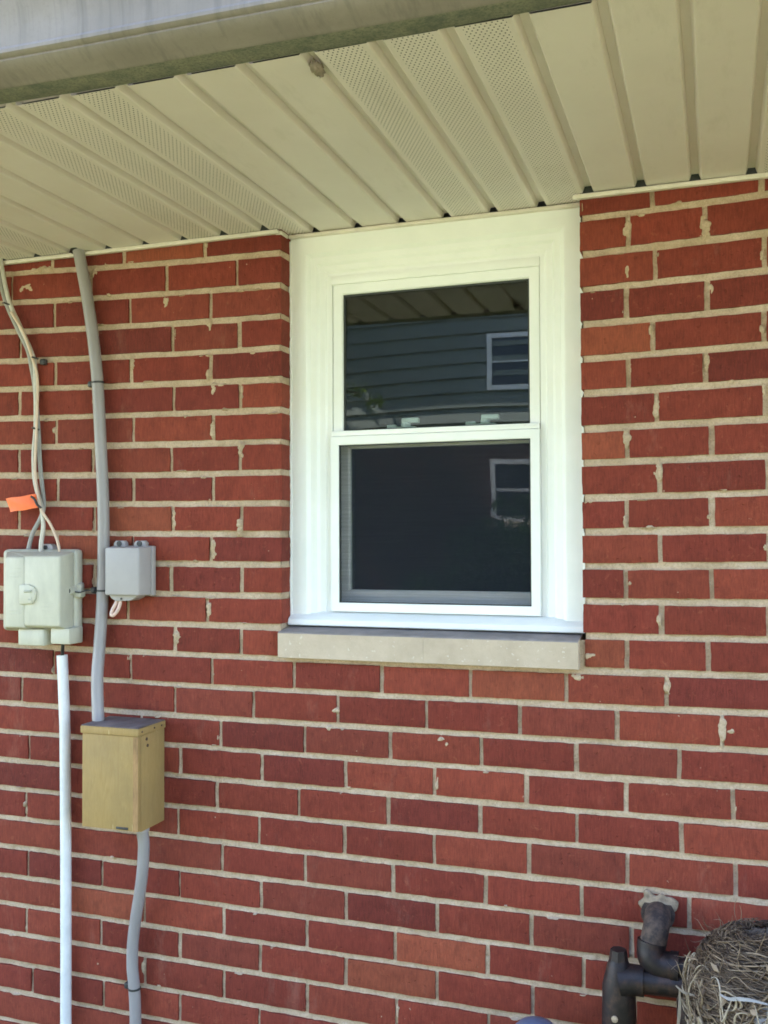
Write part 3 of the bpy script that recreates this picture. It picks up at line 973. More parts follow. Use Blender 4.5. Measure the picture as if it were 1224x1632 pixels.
up = [(-1.181, -.02, 2.2571), (-1.1647, -.02, 2.1873), (-1.1485, -.02, 2.1104), (-1.1322, -.02, 2.0115), (-1.1205, -.02, 1.9134), (-1.1103, -.02, 1.7489), (-1.1038, -.02, 1.6299),
      (-1.1026, -.02, 1.5114), (-1.1042, -.022, 1.3933), (-1.106, -.03, 1.291), (-1.1012, -.045, 1.2128), (-1.0868, -.06, 1.112)]
cu = empty('conduit', (up[0][0], -.02, 1.12), 'long grey conduit running from the soffit down to the wooden box', 'conduit', 'grey conduits on the wall')
MB().tube(smooth_path(up), .0138, seg=20).build('pipe', M['grey_pvc'], cu)
tie(cu, (-1.1205, -.02, 1.9134), .0138, (-.07, 0, 1))
tie(cu, (-1.1032, -.0205, 1.421), .0138)
MB().tube([(-1.131, .002, 1.4215), (-1.131, -.020, 1.4215), (-1.131, -.024, 1.4215)], [.0075, .008, .005], seg=14).build('wall_anchor', M['clip'], cu)
MB().tube([(-1.1755, -.02, 2.2345), (-1.1765, -.02, 2.239)], [.021, .019], seg=20).build('collar', M['clip'], cu)
lo = [(-.9735, -.055, .900), (-.9735, -.053, .875), (-.972, -.05, .845), (-.9824, -.042, .7688), (-1.0049, -.03, .6766), (-1.0164, -.025, .6161), (-1.0199, -.022, .5572), (-1.0161, -.02, .5068), (-1.0126, -.02, .4258), (-1.012, -.02, .2), (-1.012, -.02, -.02)]
cl = empty('conduit', (-1.012, -.02, 0), 'short grey conduit bending down from the underside of the wooden box', 'conduit', 'grey conduits on the wall')
MB().tube(smooth_path(lo), .0132, seg=20).build('pipe', M['grey_pvc'], cl)
tie(cl, (-1.0161, -.02, .5068), .0132)
MB().tube([(-.9735, -.055, .8815), (-.9735, -.055, .893)], .0165, seg=20).build('connector', M['grey_box'], cl)

pv = [(-1.2179, -.02, 1.2653), (-1.2111, -.02, 1.1372), (-1.208, -.02, 1.0331), (-1.2049, -.02, .737), (-1.2034, -.02, .3957), (-1.203, -.02, -.02)]
pp = smooth_path(pv, 8)
mbp = MB(); mbp.tube(pp, .0128, seg=20, cap=False)
mbp.tube(pp[:2] if False else [pp[0], pp[1]], [.0108, .0108], seg=20, cap=False)
o = mbp.build('pvc_pipe', M['white_pvc'])
tag(o, 'straight white plastic pipe rising from below to the beige telecom box', 'pipe')
o = MB().tube(smooth_path([(-1.1965, -.045, 1.315), (-1.199, -.043, 1.286), (-1.208, -.032, 1.273), (-1.2165, -.021, 1.258), (-1.215, -.02, 1.18)]), .0042, seg=12).build('black_cable', M['cable_black'])
tag(o, 'short black cable dropping from the beige box into the white pipe', 'cable')

# ------------------------------------------------------------------ drop cables
wp = [(-1.4055, -.02, 2.245), (-1.4019, -.02, 2.225), (-1.3787, -.02, 2.1324), (-1.3461, -.018, 2.0651), (-1.3185, -.015, 2.0082), (-1.3077, -.012, 1.971), (-1.3037, -.012, 1.9092), (-1.3032, -.012, 1.817), (-1.3084, -.012, 1.7558),
      (-1.3054, -.013, 1.6943), (-1.2886, -.02, 1.6478), (-1.2695, -.03, 1.6139), (-1.2655, -.03, 1.5716), (-1.2715, -.03, 1.5324), (-1.272, -.03, 1.50)]
gp = [(-1.422, -.02, 2.245), (-1.4172, -.02, 2.2264), (-1.3883, -.022, 2.1328), (-1.3519, -.02, 2.059), (-1.3248, -.016, 2.0057), (-1.3151, -.014, 1.9637), (-1.3085, -.009, 1.9096), (-1.2972, -.009, 1.8008), (-1.2925, -.009, 1.7244),
      (-1.286, -.009, 1.6709), (-1.2786, -.012, 1.625), (-1.2876, -.012, 1.5947), (-1.3094, -.014, 1.5567), (-1.3203, -.014, 1.5231), (-1.322, -.02, 1.49)]
tp = [(-1.366, -.027, 2.10), (-1.33, -.024, 2.045), (-1.3086, -.020, 1.985), (-1.2985, -.012, 1.93), (-1.2949, -.02, 1.8005), (-1.2974, -.021, 1.7089), (-1.2769, -.033, 1.6397), (-1.2645, -.036, 1.6092), (-1.2427, -.034, 1.5789), (-1.2264, -.034, 1.5488), (-1.2174, -.034, 1.5234), (-1.216, -.034, 1.50)]
cw = empty('drop_cable', (-1.4055, -.02, 2.245), 'white cable hanging down the wall on the far left', 'cable', 'cables down to the telecom box')
MB().tube(smooth_path(wp), .0054, seg=12).build('jacket', M['cable_white'], cw)
for p, r_, sd, nm in (((-1.3025, -.014, 1.984), .010, 1, 'wall_clip'), ((-1.3835, -.02, 2.122), .010, 1, 'cable_tie'), ((-1.3005, -.012, 1.811), .0095, 1, 'cable_tie')):
    m_ = MB()
    q = Vector(p)
    m_.tube([q + Vector((-.010, -.004, .003)), q + Vector((0, -.011, .001)), q + Vector((.011, -.004, -.003))], .0022, seg=8)
    if nm == 'wall_clip':
        m_.box((q.x + .008, -.012, q.z - .016), (q.x + .024, .002, q.z - .001), .004)
    m_.build(nm, M['clip'], cw)
o = MB().tube(smooth_path(gp), .0058, seg=12, flat=.7).build('drop_cable', M['cable_grey'])
tag(o, 'flat grey cable behind the white one, ending at the box top left', 'cable', 'cables down to the telecom box')
o = MB().tube(smooth_path(tp), .0034, seg=10).build('drop_cable', M['cable_tan'])
tag(o, 'thin tan wire curving right into the beige box top', 'cable', 'cables down to the telecom box')
# orange locator tag
tg = empty('cable_tag', (-1.285, -.034, 1.63), 'bright orange vinyl tag tied to the cables above the beige box', 'tag')
mb = MB(); bm = mb.bm
nxs, nzs = 10, 5
rows = []
for yo in (0, .0012):
    gr_ = []
    for j in range(nzs + 1):
        row = []
        for i in range(nxs + 1):
            u, vv = i / nxs, j / nzs
            bl, br, tl, tr_ = Vector((-1.361, 0, 1.6085)), Vector((-1.281, 0, 1.6175)), Vector((-1.3735, 0, 1.6415)), Vector((-1.287, 0, 1.6515))
            p = (bl * (1 - u) + br * u) * (1 - vv) + (tl * (1 - u) + tr_ * u) * vv
            p.y = -.032 - .003 * math.sin(u * 3.4) + .0012 * math.sin(vv * 5 + u * 4) + yo
            p.z += .0008 * math.sin(u * 9)
            row.append(bm.verts.new(p))
        gr_.append(row)
    rows.append(gr_)
for a, g_ in enumerate(rows):
    for j in range(nzs):
        for i in range(nxs):
            q = (g_[j][i], g_[j][i + 1], g_[j + 1][i + 1], g_[j + 1][i])
            bm.faces.new(q if a == 0 else q[::-1])
edge_a = [(j, i) for i in range(nxs + 1) for j in (0,)] + [(j, nxs) for j in range(1, nzs + 1)] + [(nzs, i) for i in range(nxs - 1, -1, -1)] + [(j, 0) for j in range(nzs - 1, 0, -1)]
for q in range(len(edge_a)):
    (j0, i0), (j1, i1) = edge_a[q], edge_a[(q + 1) % len(edge_a)]
    bm.faces.new((rows[0][j0][i0], rows[1][j0][i0], rows[1][j1][i1], rows[0][j1][i1]))
bmesh.ops.recalc_face_normals(bm, faces=bm.faces)
for f in bm.faces: f.smooth = True
mb.build('flag', M['orange'], tg, 40)
MB().tube(smooth_path([(-1.296, -.036, 1.645), (-1.283, -.040, 1.638), (-1.2755, -.041, 1.626), (-1.266, -.037, 1.617)]), .0028, seg=8).build('tie', M['clip'], tg)

# ------------------------------------------------------------------ beige telecom box
bx = empty('telecom_box', (-1.26, 0, 1.29), 'beige plastic telecom box with rounded corners and two bottom glands', 'utility box')
mb = MB()
mb.taper((-1.390, -1.170, 1.318, 1.519), (-1.386, -1.172, 1.321, 1.517), -.001, -.030, .010, seg=3)
mb.taper((-1.200, -1.166, 1.40, 1.440), (-1.196, -1.160, 1.402, 1.436), -.004, -.026, .005)
mb.build('back_plate', M['beige_box'], bx, 40)
mb = MB()
mb.taper((-1.372, -1.176, 1.324, 1.514), (-1.2752, -1.178, 1.339, 1.503), -.0305, -.0825, .005, seg=3)
mb.build('cover', M['beige_box'], bx, 40)
mb = MB()
mb.taper((-1.3745, -1.272, 1.323, 1.513), (-1.3315, -1.2775, 1.334, 1.5005), -.031, -.0835, .005, seg=3)
mb.build('cover_door', M['beige_box'], bx, 40)
mb = MB()
pts = [(-1.288, 1.435), (-1.262, 1.437), (-1.247, 1.431), (-1.241, 1.419), (-1.243, 1.402), (-1.250, 1.391), (-1.288, 1.389)]
mb.prism(pts, 'y', -.080, -.0885, bev=.003)
mb.tube([(-1.272, -.0885, 1.420), (-1.250, -.0885, 1.421)], .003, mat=1)
mb.lathe([(.006, 0), (.006, -.003), (.0, -.003)], (-1.256, -.087, 1.402), 'y', 16, mat=0)
mb.box((-1.260, -.0905, 1.3995), (-1.252, -.0895, 1.4035), mat=1)
for z_ in (1.472, 1.462, 1.452, 1.372, 1.366):
    mb.box((-1.322, -.0840, z_), (-1.286, -.0830, z_ + .0022), .0005)
for z_ in (1.392, 1.384, 1.376, 1.358):
    mb.box((-1.228, -.0829, z_), (-1.196, -.0822, z_ + .002), .0003)
mb.build('latch', [M['beige_box'], M['beige_dark']], bx, 40)
mb = MB()
mb.taper((-1.3275, -1.2275, 1.292, 1.333), (-1.3085, -1.2365, 1.2905, 1.330), -.012, -.066, .004)
mb.build('cable_gland', M['beige_box'], bx, 40)
mb = MB()
mb.taper((-1.222, -1.1640, 1.296, 1.336), (-1.2165, -1.1635, 1.2965, 1.334), -.012, -.066, .004)
mb.build('cable_gland', M['beige_box'], bx, 40)
mb = MB()
mb.tube([(-1.182, -.026, 1.4205), (-1.182, -.047, 1.4205)], [.013, .011], seg=18)
mb.tube([(-1.182, -.0465, 1.4205), (-1.182, -.049, 1.4205)], [.0075, .007], seg=14, mat=1)
mb.box((-1.176, -.034, 1.405), (-1.157, -.012, 1.4185), .003)
mb.tube(smooth_path([(-1.170, -.036, 1.418), (-1.158, -.034, 1.4165), (-1.145, -.028, 1.421), (-1.132, -.02, 1.4215)]), .0016, seg=6, mat=1)
mb.build('lock_lug', [M['beige_box'], M['clip']], bx, 40)
mb = MB()
mb.prism([(-1.288, 1.512), (-1.246, 1.512), (-1.246, 1.524), (-1.253, 1.531), (-1.280, 1.531), (-1.288, 1.524)], 'y', -.002, -.020, bev=.002)
mb.lathe([(.005, 0), (.005, -.003), (0, -.003)], (-1.266, -.020, 1.5225), 'y', 14, mat=1)
mb.build('hanging_tab', [M['grey_box'], M['clip']], bx, 40)

# ------------------------------------------------------------------ small grey box
gb = empty('junction_box', (-1.03, 0, 1.40), 'small grey plastic junction box beside the grey conduit, two tabs on top', 'utility box')
mb = MB()
mb.taper((-1.090, -.9705, 1.409, 1.527), (-1.0880, -.9715, 1.411, 1.525), -.0015, -.018, .004)
mb.build('base', M['grey_box'], gb, 40)
mb = MB()
mb.taper((-1.0870, -.973, 1.412, 1.5245), (-1.0735, -.9835, 1.4125, 1.523), -.0185, -.056, .004, seg=3)
mb.build('cover', M['grey_box'], gb, 40)
for x0 in (-1.073, -1.018):
    mb = MB()
    mb.prism([(x0 - .004, 1.524), (x0 + .028, 1.524), (x0 + .028, 1.533), (x0 + .023, 1.5385), (x0 + .002, 1.5385), (x0 - .004, 1.533)], 'y', -.003, -.017, bev=.0015)
    mb.lathe([(.0065, 0), (.0065, -.002), (0, -.002)], (x0 + .012, -.0172, 1.5315), 'y', 14, mat=1)
    mb.build('mounting_tab', [M['grey_box'], M['clip']], gb, 40)
mb = MB()
mb.prism([(-1.072, 1.4145), (-.992, 1.4145), (-1.000, 1.4065), (-1.014, 1.4000), (-1.052, 1.3985), (-1.064, 1.4045)], 'y', -.004, -.045, bev=.002)
mb.lathe([(.0025, 0), (.0025, -.002), (0, -.002)], (-1.036, -.045, 1.4045), 'y', 10, mat=1)
mb.build('bottom_tab', [M['grey_box'], M['clip']], gb, 40)
o = MB().tube(smooth_path([(-1.046, -.034, 1.408), (-1.046, -.036, 1.392), (-1.0505, -.040, 1.376), (-1.0595, -.043, 1.3655), (-1.0645, -.043, 1.368), (-1.0625, -.041, 1.379), (-1.056, -.037, 1.394), (-1.054, -.034, 1.406)]), .0042, seg=10).build('wire_stub', M['clear_wire'])
tag(o, 'short pinkish wire loop poking out below the small grey box', 'wire')

# ------------------------------------------------------------------ plywood box
wb = empty('wooden_box', (-1.016, 0, .893), 'tan plywood box with a weathered lid boxed round the grey conduit', 'wooden box')
MB().box((-1.093, -.112, .8965), (-.9475, -.099, 1.1055), .0015).build('front_board', M['wood'], wb)
MB().box((-.9605, -.0985, .893), (-.9475, -.003, 1.1055), .0012).build('side_board', M['wood'], wb)
MB().box((-1.093, -.0985, .893), (-1.080, -.003, 1.1055), .0012).build('side_board', M['wood'], wb)
mb = MB()
mb.box((-1.0965, -.1145, 1.106), (-.9450, -.002, 1.1225), .0015)
mb.box((-1.095, -.113, 1.1228), (-.9465, -.003, 1.1245), .0004, mat=1)
mb.build('lid', [M['wood'], M['wood_grey']], wb)
mb = MB()
mb.box((-.9600, -.1122, .8975), (-.9474, -.1118, 1.1045), 0)
mb.build('board_edge', M['wood_edge'], wb)
for y_, z_, x_, r_ in ((-.078, 1.0945, -.9475, .0036), (-.074, 1.0795, -.9475, .0036), (-.10, 1.1145, -.9450, .0022), (-.05, 1.1145, -.9450, .0022), (-.02, 1.1145, -.9450, .0022)):
    MB().lathe([(r_, 0), (r_, .0012), (0, .0014)], (x_, y_, z_), 'x', 12).build('nail', M['rust_steel'], wb)
mb = MB()
mb.box((-1.003, -.1136, .899), (-.972, -.1115, .9045), .001)
mb.build('metal_tab', M['clip'], wb)

# ------------------------------------------------------------------ gas pipe
gp_ = empty('gas_pipe', (.08, -.08, 0), 'black iron gas pipe with elbows and a capped tee leaving the brick wall', 'pipe')
mb = MB()
mb.tube(smooth_path([(.150, .01, .812), (.150, -.022, .814), (.1505, -.040, .812), (.149, -.054, .803), (.146, -.060, .788), (.142, -.062, .768)]), [.030] * 3 + [.028] * 3 + [.026] * 3 + [.025] * 3 + [.024] * 4 + [.0225] * 100 if False else .0245, seg=20)
mb.tube([(.150, .012, .812), (.150, -.008, .813)], .032, seg=20)
mb.build('wall_elbow', M['iron_dirty'], gp_)
mb = MB(); rr = np.random.default_rng(5)
pts = []
for k in range(26):
    a = 2 * math.pi * k / 26
    q = .031 + .009 * rr.uniform(-1, 1) + .004 * math.sin(a * 3)
    pts.append((.151 + q * math.cos(a), .830 + q * .85 * math.sin(a)))
mb.prism(pts, 'y', .002, -.007, bev=.003)
mb.build('mortar_collar', M['mortar_dirty'], gp_)
mb = MB()
mb.tube(smooth_path([(.142, -.062, .782), (.1405, -.064, .770), (.1415, -.068, .757), (.148, -.070, .747), (.158, -.070, .743), (.172, -.070, .742), (.178, -.070, .742)]), .0265, seg=22)
mb.tube([(.176, -.070, .742), (.190, -.070, .742)], .0285, seg=22)
mb.build('elbow', M['iron'], gp_)
mb = MB()
mb.tube([(.186, -.070, .742), (.300, -.072, .744)], .0205, seg=20)
mb.build('nipple', M['iron'], gp_)
mb = MB()
mb.tube([(.212, -.074, .745), (.212, -.075, .60)], .0205, seg=20)
mb.tube([(.212, -.075, .712), (.212, -.075, .655)], .0260, seg=20)
mb.build('drop_leg', M['iron'], gp_)
mb = MB()
mb.tube([(.082, -.080, .748), (.082, -.080, .742), (.082, -.080, .733), (.082, -.080, .70), (.082, -.080, .625), (.082, -.080, .60)], [.017, .0195, .0225, .0305, .032, .029], seg=22)
mb.tube([(.082, -.080, .766), (.082, -.080, .747)], [.015, .018], seg=8)
mb.tube([(.086, -.080, .708), (.112, -.080, .713), (.128, -.080, .713)], [.034, .0275, .0275], seg=22)
mb.build('tee', M['iron'], gp_)
mb = MB()
mb.tube([(.124, -.080, .713), (.200, -.077, .714)], .0225, seg=20)
mb.build('nipple', M['iron'], gp_)
mb = MB()
mb.tube([(.082, -.080, .605), (.082, -.080, -.02)], .0215, seg=20)
mb.build('riser', M['iron'], gp_)
mb = MB()
mb.lathe([(.0065, 0), (.006, -.002), (0, -.004)], (.077, -.1125, .650), 'y', 10)
mb.build('chipped_spot', M['mortar_dirty'], gp_)

rg = empty('gas_regulator', (-.072, -.10, 0), 'blue grey rounded cap just peeking over the bottom edge left of the tee', 'regulator')
MB().lathe([(.055, .540), (.056, .560), (.054, .580), (.046, .598), (.033, .611), (.018, .618), (0, .6205)], (-.072, -.10, 0), 'z', 32).build('cap', M['blue_grey_paint'], rg)
MB().lathe([(.020, -.02), (.020, .5), (.05, .535), (.058, .5395)], (-.072, -.10, 0), 'z', 24).build('body', M['iron'], rg)

# ------------------------------------------------------------------ bird nest
NC = np.array([.338, -.150, .738])
nest = empty('bird_nest', (.338, -.150, .62), 'bird nest of dry grass and pale straw lodged on the gas pipe', 'nest')
def blob(c, r_, seed, amp, lo=-1, hi=1, nu=48, nv=28):
    u = np.linspace(0, 2 * np.pi, nu, endpoint=False); t = np.linspace(0.02, np.pi - .02, nv)
    U, T = np.meshgrid(u, t)
    n1 = vnoise2(U * 2.2 + 7 * np.cos(U), T * 3, seed, .6)
    k = 1 + amp * n1
    X = c[0] + r_[0] * np.cos(U) * np.sin(T) * k; Y = c[1] + r_[1] * np.sin(U) * np.sin(T) * k; Z = c[2] + r_[2] * np.cos(T) * k
    i = np.arange(U.size).reshape(U.shape)
    f = np.stack([i[:-1], i[1:], np.roll(i, -1, 1)[1:], np.roll(i, -1, 1)[:-1]], -1).reshape(-1, 4)
    return np.stack([X.ravel(), Y.ravel(), Z.ravel()], 1), f
v_, f_ = blob(NC, (.118, .108, .118), 61, .08)
np_mesh('bowl', v_, f_, M['nest_core'], nest)
FV, FF, fo = [], [], 0
for q in range(26):
    a = random.uniform(0, 2 * math.pi); t = random.uniform(1.3, 2.3)
    p = NC + np.array([math.cos(a) * math.sin(t) * .117, math.sin(a) * math.sin(t) * .107, math.cos(t) * .117])
    v_, f_ = blob(p, (random.uniform(.010, .02),) * 3, 70 + q, .4, nu=12, nv=8)
    FV.append(v_); FF.append(f_ + fo); fo += len(v_)
np_mesh('fluff', np.concatenate(FV), np.concatenate(FF), M['fluff'], nest)['kind'] = 'stuff'

def strands(paths, rads, tints):
    V, F, T, o_ = [], [], [], 0
    seg = 5
    for P, r_, t_ in zip(paths, rads, tints):
        P = np.asarray(P); n = len(P)
        tan = np.gradient(P, axis=0); tan /= np.linalg.norm(tan, axis=1)[:, None] + 1e-9
        ref = np.array([.3, .2, .93]); u = np.cross(tan, ref); u /= np.linalg.norm(u, axis=1)[:, None] + 1e-9
        w_ = np.cross(tan, u)
        taper = np.interp(np.linspace(0, 1, n), [0, .12, .8, 1], [.5, 1, .9, .25]) * r_
        a = np.arange(seg) * 2 * np.pi / seg
        ring = P[:, None, :] + taper[:, None, None] * (u[:, None, :] * np.cos(a)[None, :, None] + .55 * w_[:, None, :] * np.sin(a)[None, :, None])
        V.append(ring.reshape(-1, 3))
        i = np.arange(n * seg).reshape(n, seg) + o_
        F.append(np.stack([i[:-1], np.roll(i, -1, 1)[:-1], np.roll(i, -1, 1)[1:], i[1:]], -1).reshape(-1, 4))
        T.append(np.full((n * seg, 3), t_)); o_ += n * seg
    return np.concatenate(V), np.concatenate(F), np.concatenate(T)
def nest_path(th0, th1, el0, el1, rad, wob, n=16):
    s = np.linspace(0, 1, n)
    th = th0 + (th1 - th0) * s; el = el0 + (el1 - el0) * s + wob * np.sin(s * random.uniform(3, 7) + random.uniform(0, 6))
    rr_ = rad * (1 + .025 * np.sin(s * random.uniform(4, 11) + random.uniform(0, 6)))
    return NC + np.stack([rr_ * .122 * np.cos(th) * np.cos(el), rr_ * .112 * np.sin(th) * np.cos(el), rr_ * .122 * np.sin(el)], 1)
P_, R_, T_ = [], [], []
for q in range(1500):                       # fine dry grass swept round the rim
    th = random.uniform(0, 2 * math.pi); el = random.uniform(.02, 1.25)
    ln = random.uniform(.5, 1.7)
    P_.append(nest_path(th, th + ln, el, el + random.uniform(-.25, .25), random.uniform(.99, 1.09), .06))
    R_.append(random.choice((.0006, .0008, .001, .0013, .0022)) * random.uniform(.8, 1.2)); T_.append(min(1, max(0, random.gauss(.46 - .28 * max(0, el - .45), .22))))
for q in range(500):
    th = random.uniform(0, 2 * math.pi); el = random.uniform(-1.0, .1)
    P_.append(nest_path(th, th + random.uniform(.3, 1.3), el, el + random.uniform(-.6, .6), random.uniform(.99, 1.07), .12))
    R_.append(random.uniform(.0006, .0015)); T_.append(min(1, max(0, random.gauss(.5, .25))))
for q in range(130):                         # loose ends sticking out
    th = random.uniform(0, 2 * math.pi); el = random.uniform(-.4, .9)
    p = nest_path(th, th + random.uniform(.2, .8), el, el + random.uniform(-.3, .5), 1.0, .1, 12)
    k = (np.linspace(0, 1, 12) ** 2)[:, None]
    p = p + (p - NC) * k * random.uniform(.1, .45)
    P_.append(p); R_.append(random.uniform(.0006, .0012)); T_.append(random.uniform(.3, 1))
v_, f_, t_ = strands(P_, R_, T_)
o = np_mesh('grass_strands', v_, f_, M['grass_dry'], nest, True, t_); o['kind'] = 'stuff'
P_, R_, T_ = [], [], []
for q in range(230):                        # thick pale straw looped over the lower half
    th = random.uniform(0, 2 * math.pi); el = random.uniform(-1.0, .38)
    P_.append(nest_path(th, th + random.uniform(-1.0, 1.0), el, el + random.uniform(-1.1, .7), random.uniform(1.02, 1.15), .28, 20))
    P_[-1][:, 2] = np.minimum(P_[-1][:, 2], NC[2] + .055 + .012 * np.sin(np.linspace(0, 9, 20) + q))
    R_.append(random.choice((.0012, .0018, .0024, .003, .0038)) * random.uniform(.8, 1.2)); T_.append(random.uniform(0, 1))
for q in range(46):                         # big loose loops on the front, spilling down
    th = random.uniform(math.pi * .93, math.pi * 1.75); el = random.uniform(-.75, .32)
    c0 = NC + np.array([.130 * math.cos(th) * math.cos(el), .122 * math.sin(th) * math.cos(el), .126 * math.sin(el)])
    n_ = (c0 - NC) / np.linalg.norm(c0 - NC)
    u_ = np.cross(n_, [random.gauss(0, .5), random.gauss(0, .5), 1]); u_ /= np.linalg.norm(u_); w2 = np.cross(n_, u_)
    a0, a1 = random.uniform(0, 6.28), random.uniform(2.2, 5.2)
    aa = np.linspace(a0, a0 + a1, 18)[:, None]; r0, r1 = random.uniform(.014, .034), random.uniform(.012, .026)
    P_.append(c0 + u_ * np.cos(aa) * r0 + w2 * np.sin(aa) * r1 + n_ * (.004 + .006 * np.sin(aa * 1.7)))
    R_.append(random.uniform(.0016, .0036)); T_.append(random.uniform(.3, 1))
v_, f_, t_ = strands(P_, R_, T_)
o = np_mesh('straw', v_, f_, M['straw'], nest, True, t_); o['kind'] = 'stuff'
LV, LF, LT, lo_ = [], [], [], 0
for q in range(150):
    th = random.uniform(0, 2 * math.pi); el = random.uniform(-.9, .8)
    c0 = nest_path(th, th + .1, el, el, random.uniform(1.03, 1.12), 0, 2)[0]
    n_ = (c0 - NC) / np.linalg.norm(c0 - NC) + np.array([random.gauss(0, .5) for _ in range(3)])
    u_ = np.cross(n_, [random.gauss(0, 1) for _ in range(3)]); u_ /= np.linalg.norm(u_); w2 = np.cross(n_, u_); w2 /= np.linalg.norm(w2)
    a_, b_ = random.uniform(.008, .02), random.uniform(.002, .006)
    LV.append(np.array([c0 - u_ * a_, c0 + w2 * b_, c0 + u_ * a_ + n_ * .004, c0 - w2 * b_ + n_ * .002])); LF.append(np.arange(4) + lo_); lo_ += 4
    LT.append(np.full((4, 3), random.uniform(0, .9)))
o = np_mesh('leaf_bits', np.concatenate(LV), np.array(LF), M['grass_dry'], nest, False, np.concatenate(LT)); o['kind'] = 'stuff'
def ribbon(name, pts, wd, mat, parent, thick=.0008):
    mbr = MB(); bm = mbr.bm
    ps = smooth_path(pts, 5)
    rows = []
    for i, p in enumerate(ps):
        t = (ps[min(i + 1, len(ps) - 1)] - ps[max(i - 1, 0)]).normalized()
        s_ = t.cross(Vector((0, -1, 0.25))).normalized() * wd * (.35 + .65 * math.sin(math.pi * min(.97, max(.06, i / (len(ps) - 1)))))
        nn = s_.cross(t).normalized() * thick
        rows.append([bm.verts.new(p + s_ + nn), bm.verts.new(p - s_ + nn), bm.verts.new(p - s_ - nn), bm.verts.new(p + s_ - nn)])
    for a, c in zip(rows[:-1], rows[1:]):
        for k in range(4):
            bm.faces.new((a[k], a[(k + 1) % 4], c[(k + 1) % 4], c[k]))
    bm.faces.new(rows[0][::-1]); bm.faces.new(rows[-1])
    bmesh.ops.recalc_face_normals(bm, faces=bm.faces)
    return mbr.build(name, mat, parent)
ribbon('plastic_strip', [(.263, -.250, .784), (.276, -.266, .786), (.292, -.275, .792), (.310, -.280, .795), (.335, -.284, .794)], .0030, M['plastic_white'], nest)
ribbon('plastic_strip', [(.190, -.195, .764), (.203, -.20, .757), (.218, -.20, .754), (.238, -.215, .758)], .0022, M['straw_old'], nest)
ribbon('plastic_strip', [(.196, -.19, .757), (.196, -.19, .730), (.194, -.19, .705), (.190, -.19, .675)], .0028, M['straw_old'], nest)

# small dried mud lump under the soffit beside the gutter
mv, mf = blob(np.array([-.281, -.672, 2.2335]), (.0085, .020, .007), 91, .45, nu=20, nv=12)
o = np_mesh('mud_lump', mv, mf, M['mud'])
tag(o, 'small dried mud lump stuck to the soffit next to the gutter edge', 'mud nest')

# ------------------------------------------------------------------ neighbouring house across the yard
NY = -8.5
nh = empty('neighbour_house', (1.5, NY - 3.5, 0), 'two storey house with dark siding over brick, mirrored in the window glass', 'house')
NX0, NX1 = -4.6, 8.0
WX0, WX1 = -2.13, -1.40
mb = MB()
mb.box((NX0, NY - 7, 0), (NX1, NY - .02, 2.76))
mb.build('brick_wall', M['n_brick'], nh)
mb = MB()
lap = .172
k = 0
z = 2.765
while z < 5.5:
    mb.prism([(NY - .1, z), (NY + .030, z), (NY + .002, z + lap), (NY - .1, z + lap)], 'x', NX0 - .01, NX1 + .01)
    z += lap
mb.box((NX0, NY - 7, 2.767), (NX1, NY - .101, 5.6))
mb.build('siding', M['n_siding'], nh)
mb = MB()
mb.prism([(NY + .55, 5.45), (NY - 3.5, 7.3), (NY - 7.6, 5.45), (NY - 7.6, 5.3), (NY + .55, 5.3)], 'x', NX0 - .4, NX1 + .4)
mb.build('roof', M['roof'], nh)
for z0, z1 in ((3.29, 3.95), (1.71, 2.39)):
    wmb = frame_ring([(0, NY - .05), (0, NY + .03), (.055, NY + .035), (.06, NY - .02)], WX0, WX1, z0, z1)
    if sum(f.normal.y for f in wmb.bm.faces) < 0:
        bmesh.ops.reverse_faces(wmb.bm, faces=wmb.bm.faces)
    wmb.box((WX0 + .055, NY - .025, (z0 + z1) / 2 - .016), (WX1 - .055, NY + .028, (z0 + z1) / 2 + .016))
    wf = wmb.build('window', M['n_white'], nh)
    MB().box((WX0 + .05, NY - .03, z0 + .05), (WX1 - .05, NY + .02, z1 - .05)).build('pane', M['n_glass'], wf)
MB().box((WX0 - .05, NY - .02, 1.645), (WX1 + .05, NY + .06, 1.709), .004).build('sill', M['stone'], nh)

# ------------------------------------------------------------------ planting
def leaves(name, n, sampler, size, cols, parent):
    C_ = sampler(n)
    a = RNG.normal(size=(n, 3)); a /= np.linalg.norm(a, axis=1)[:, None]
    ref = RNG.normal(size=(n, 3)); u = np.cross(a, ref); u /= np.linalg.norm(u, axis=1)[:, None]
    w_ = np.cross(a, u)
    s = RNG.uniform(.6, 1.3, n)[:, None] * size
    V = np.stack([C_ - u * s, C_ + w_ * s * .45 + a * s * .15, C_ + u * s, C_ - w_ * s * .45 + a * s * .15], 1).reshape(-1, 3)
    F = np.arange(4 * n).reshape(n, 4)
    t = np.array(cols)[RNG.integers(0, len(cols), n)] * RNG.uniform(.7, 1.25, n)[:, None]
    return np_mesh(name, V, F, M['leaf'], parent, False, np.repeat(t, 4, 0))
def clumps(cs, rs):
    cs, rs = np.array(cs), np.array(rs)
    def f(n):
        k = RNG.integers(0, len(cs), n)
        d = RNG.normal(size=(n, 3)); d /= np.linalg.norm(d, axis=1)[:, None]
        return cs[k] + d * rs[k][:, None] * (RNG.uniform(.25, 1, n) ** .5)[:, None]
    return f
sb = empty('shrub', (-1.2, -7.3, 0), 'broad green shrub against the neighbour brick wall, mirrored in the lower pane', 'shrub')
cs = [(-2.35 + .48 * (q % 6) + random.uniform(-.2, .2), -7.3 + random.uniform(-.5, .5), random.uniform(.5, 1.25 + .19 * (q % 6))) for q in range(34)]
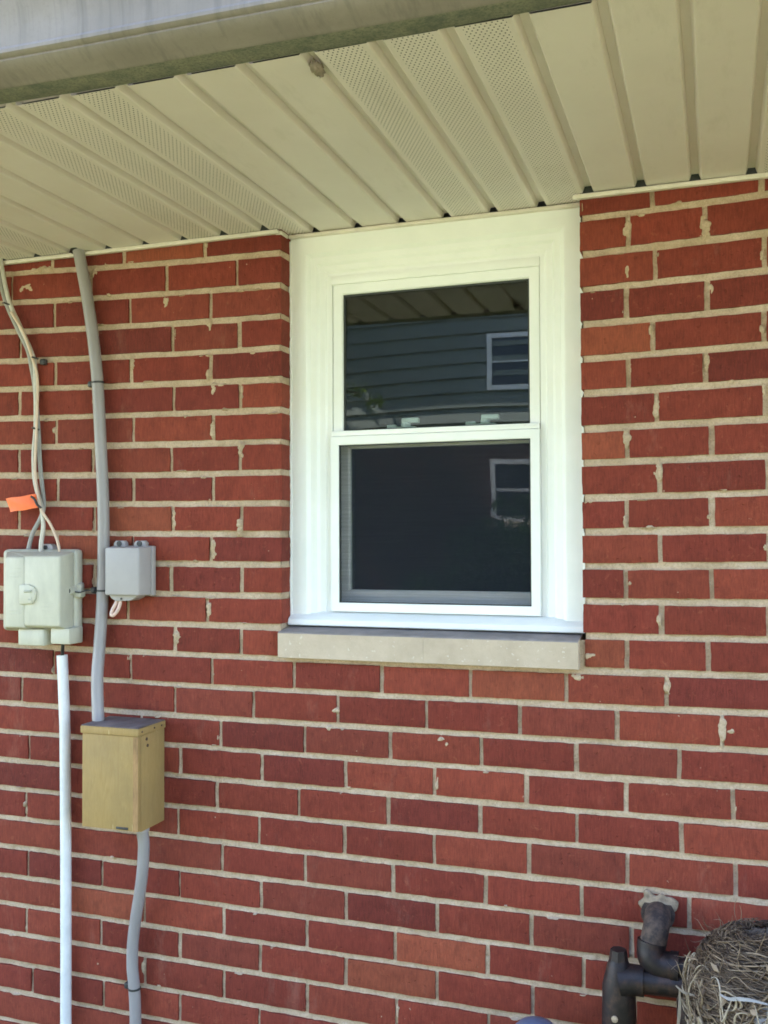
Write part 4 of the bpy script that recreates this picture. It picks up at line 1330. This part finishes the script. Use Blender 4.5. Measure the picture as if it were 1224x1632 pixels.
leaves('foliage', 7000, clumps(cs, [random.uniform(.22, .45) for _ in cs]), .055, [(.07, .14, .045), (.09, .17, .05), (.05, .10, .04)], sb)
mb = MB()
for q in range(7):
    mb.tube([(-1.2, -7.3, 0), (-1.6 + .35 * q * .5, -7.3 + random.uniform(-.2, .2), .5), (-2.2 + .35 * q, -7.3 + random.uniform(-.3, .3), 1.2)], [.03, .022, .01], seg=8)
mb.build('stem', M['bark'], sb)
tr = empty('yard_tree', (-5.4, -6.4, 0), 'leafy yard tree left of the neighbour house, a twig of it mirrored in the glass', 'tree')
cs, rs = [], []
mb = MB()
mb.tube(smooth_path([(-5.4, -6.4, -.05), (-5.35, -6.4, 1.2), (-5.45, -6.35, 2.4), (-5.4, -6.3, 4.2)]), [.17] * 6 + [.13] * 6 + [.08] * 7, seg=14)
for q in range(15):
    a = q * 2.4; r_ = random.uniform(.9, 1.9); z = 2.9 + q * .19
    e = Vector((-5.4 + r_ * math.cos(a), -6.4 + r_ * math.sin(a), z + random.uniform(.3, .9)))
    mb.tube(smooth_path([(-5.42, -6.35, z - .6), ((-5.4 + e.x) / 2, (-6.4 + e.y) / 2, z), e]), [.05] * 5 + [.035] * 5 + [.015] * 3, seg=8)
    for _ in range(4):
        cs.append((e.x + random.uniform(-.5, .5), e.y + random.uniform(-.5, .5), e.z + random.uniform(-.3, .5))); rs.append(random.uniform(.3, .6))
# the low twig that reaches out over the yard
mb.tube(smooth_path([(-5.4, -6.4, 2.6), (-4.6, -6.7, 3.2), (-3.9, -6.8, 3.25), (-3.1, -6.9, 3.1)]), [.04] * 6 + [.025] * 6 + [.01] * 7, seg=8)
mb.build('trunk', M['bark'], tr)
leaves('crown', 9000, clumps(cs, rs), .07, [(.055, .11, .03), (.08, .15, .04), (.045, .085, .03)], tr)
tw = [(-3.75 + .10 * q, -6.8 + random.uniform(-.1, .1), 3.3 - .035 * q + random.uniform(-.06, .06)) for q in range(10)]
leaves('leafy_twig', 300, clumps(tw, [.10] * len(tw)), .026, [(.16, .22, .05), (.22, .26, .08)], tr)['kind'] = 'stuff'
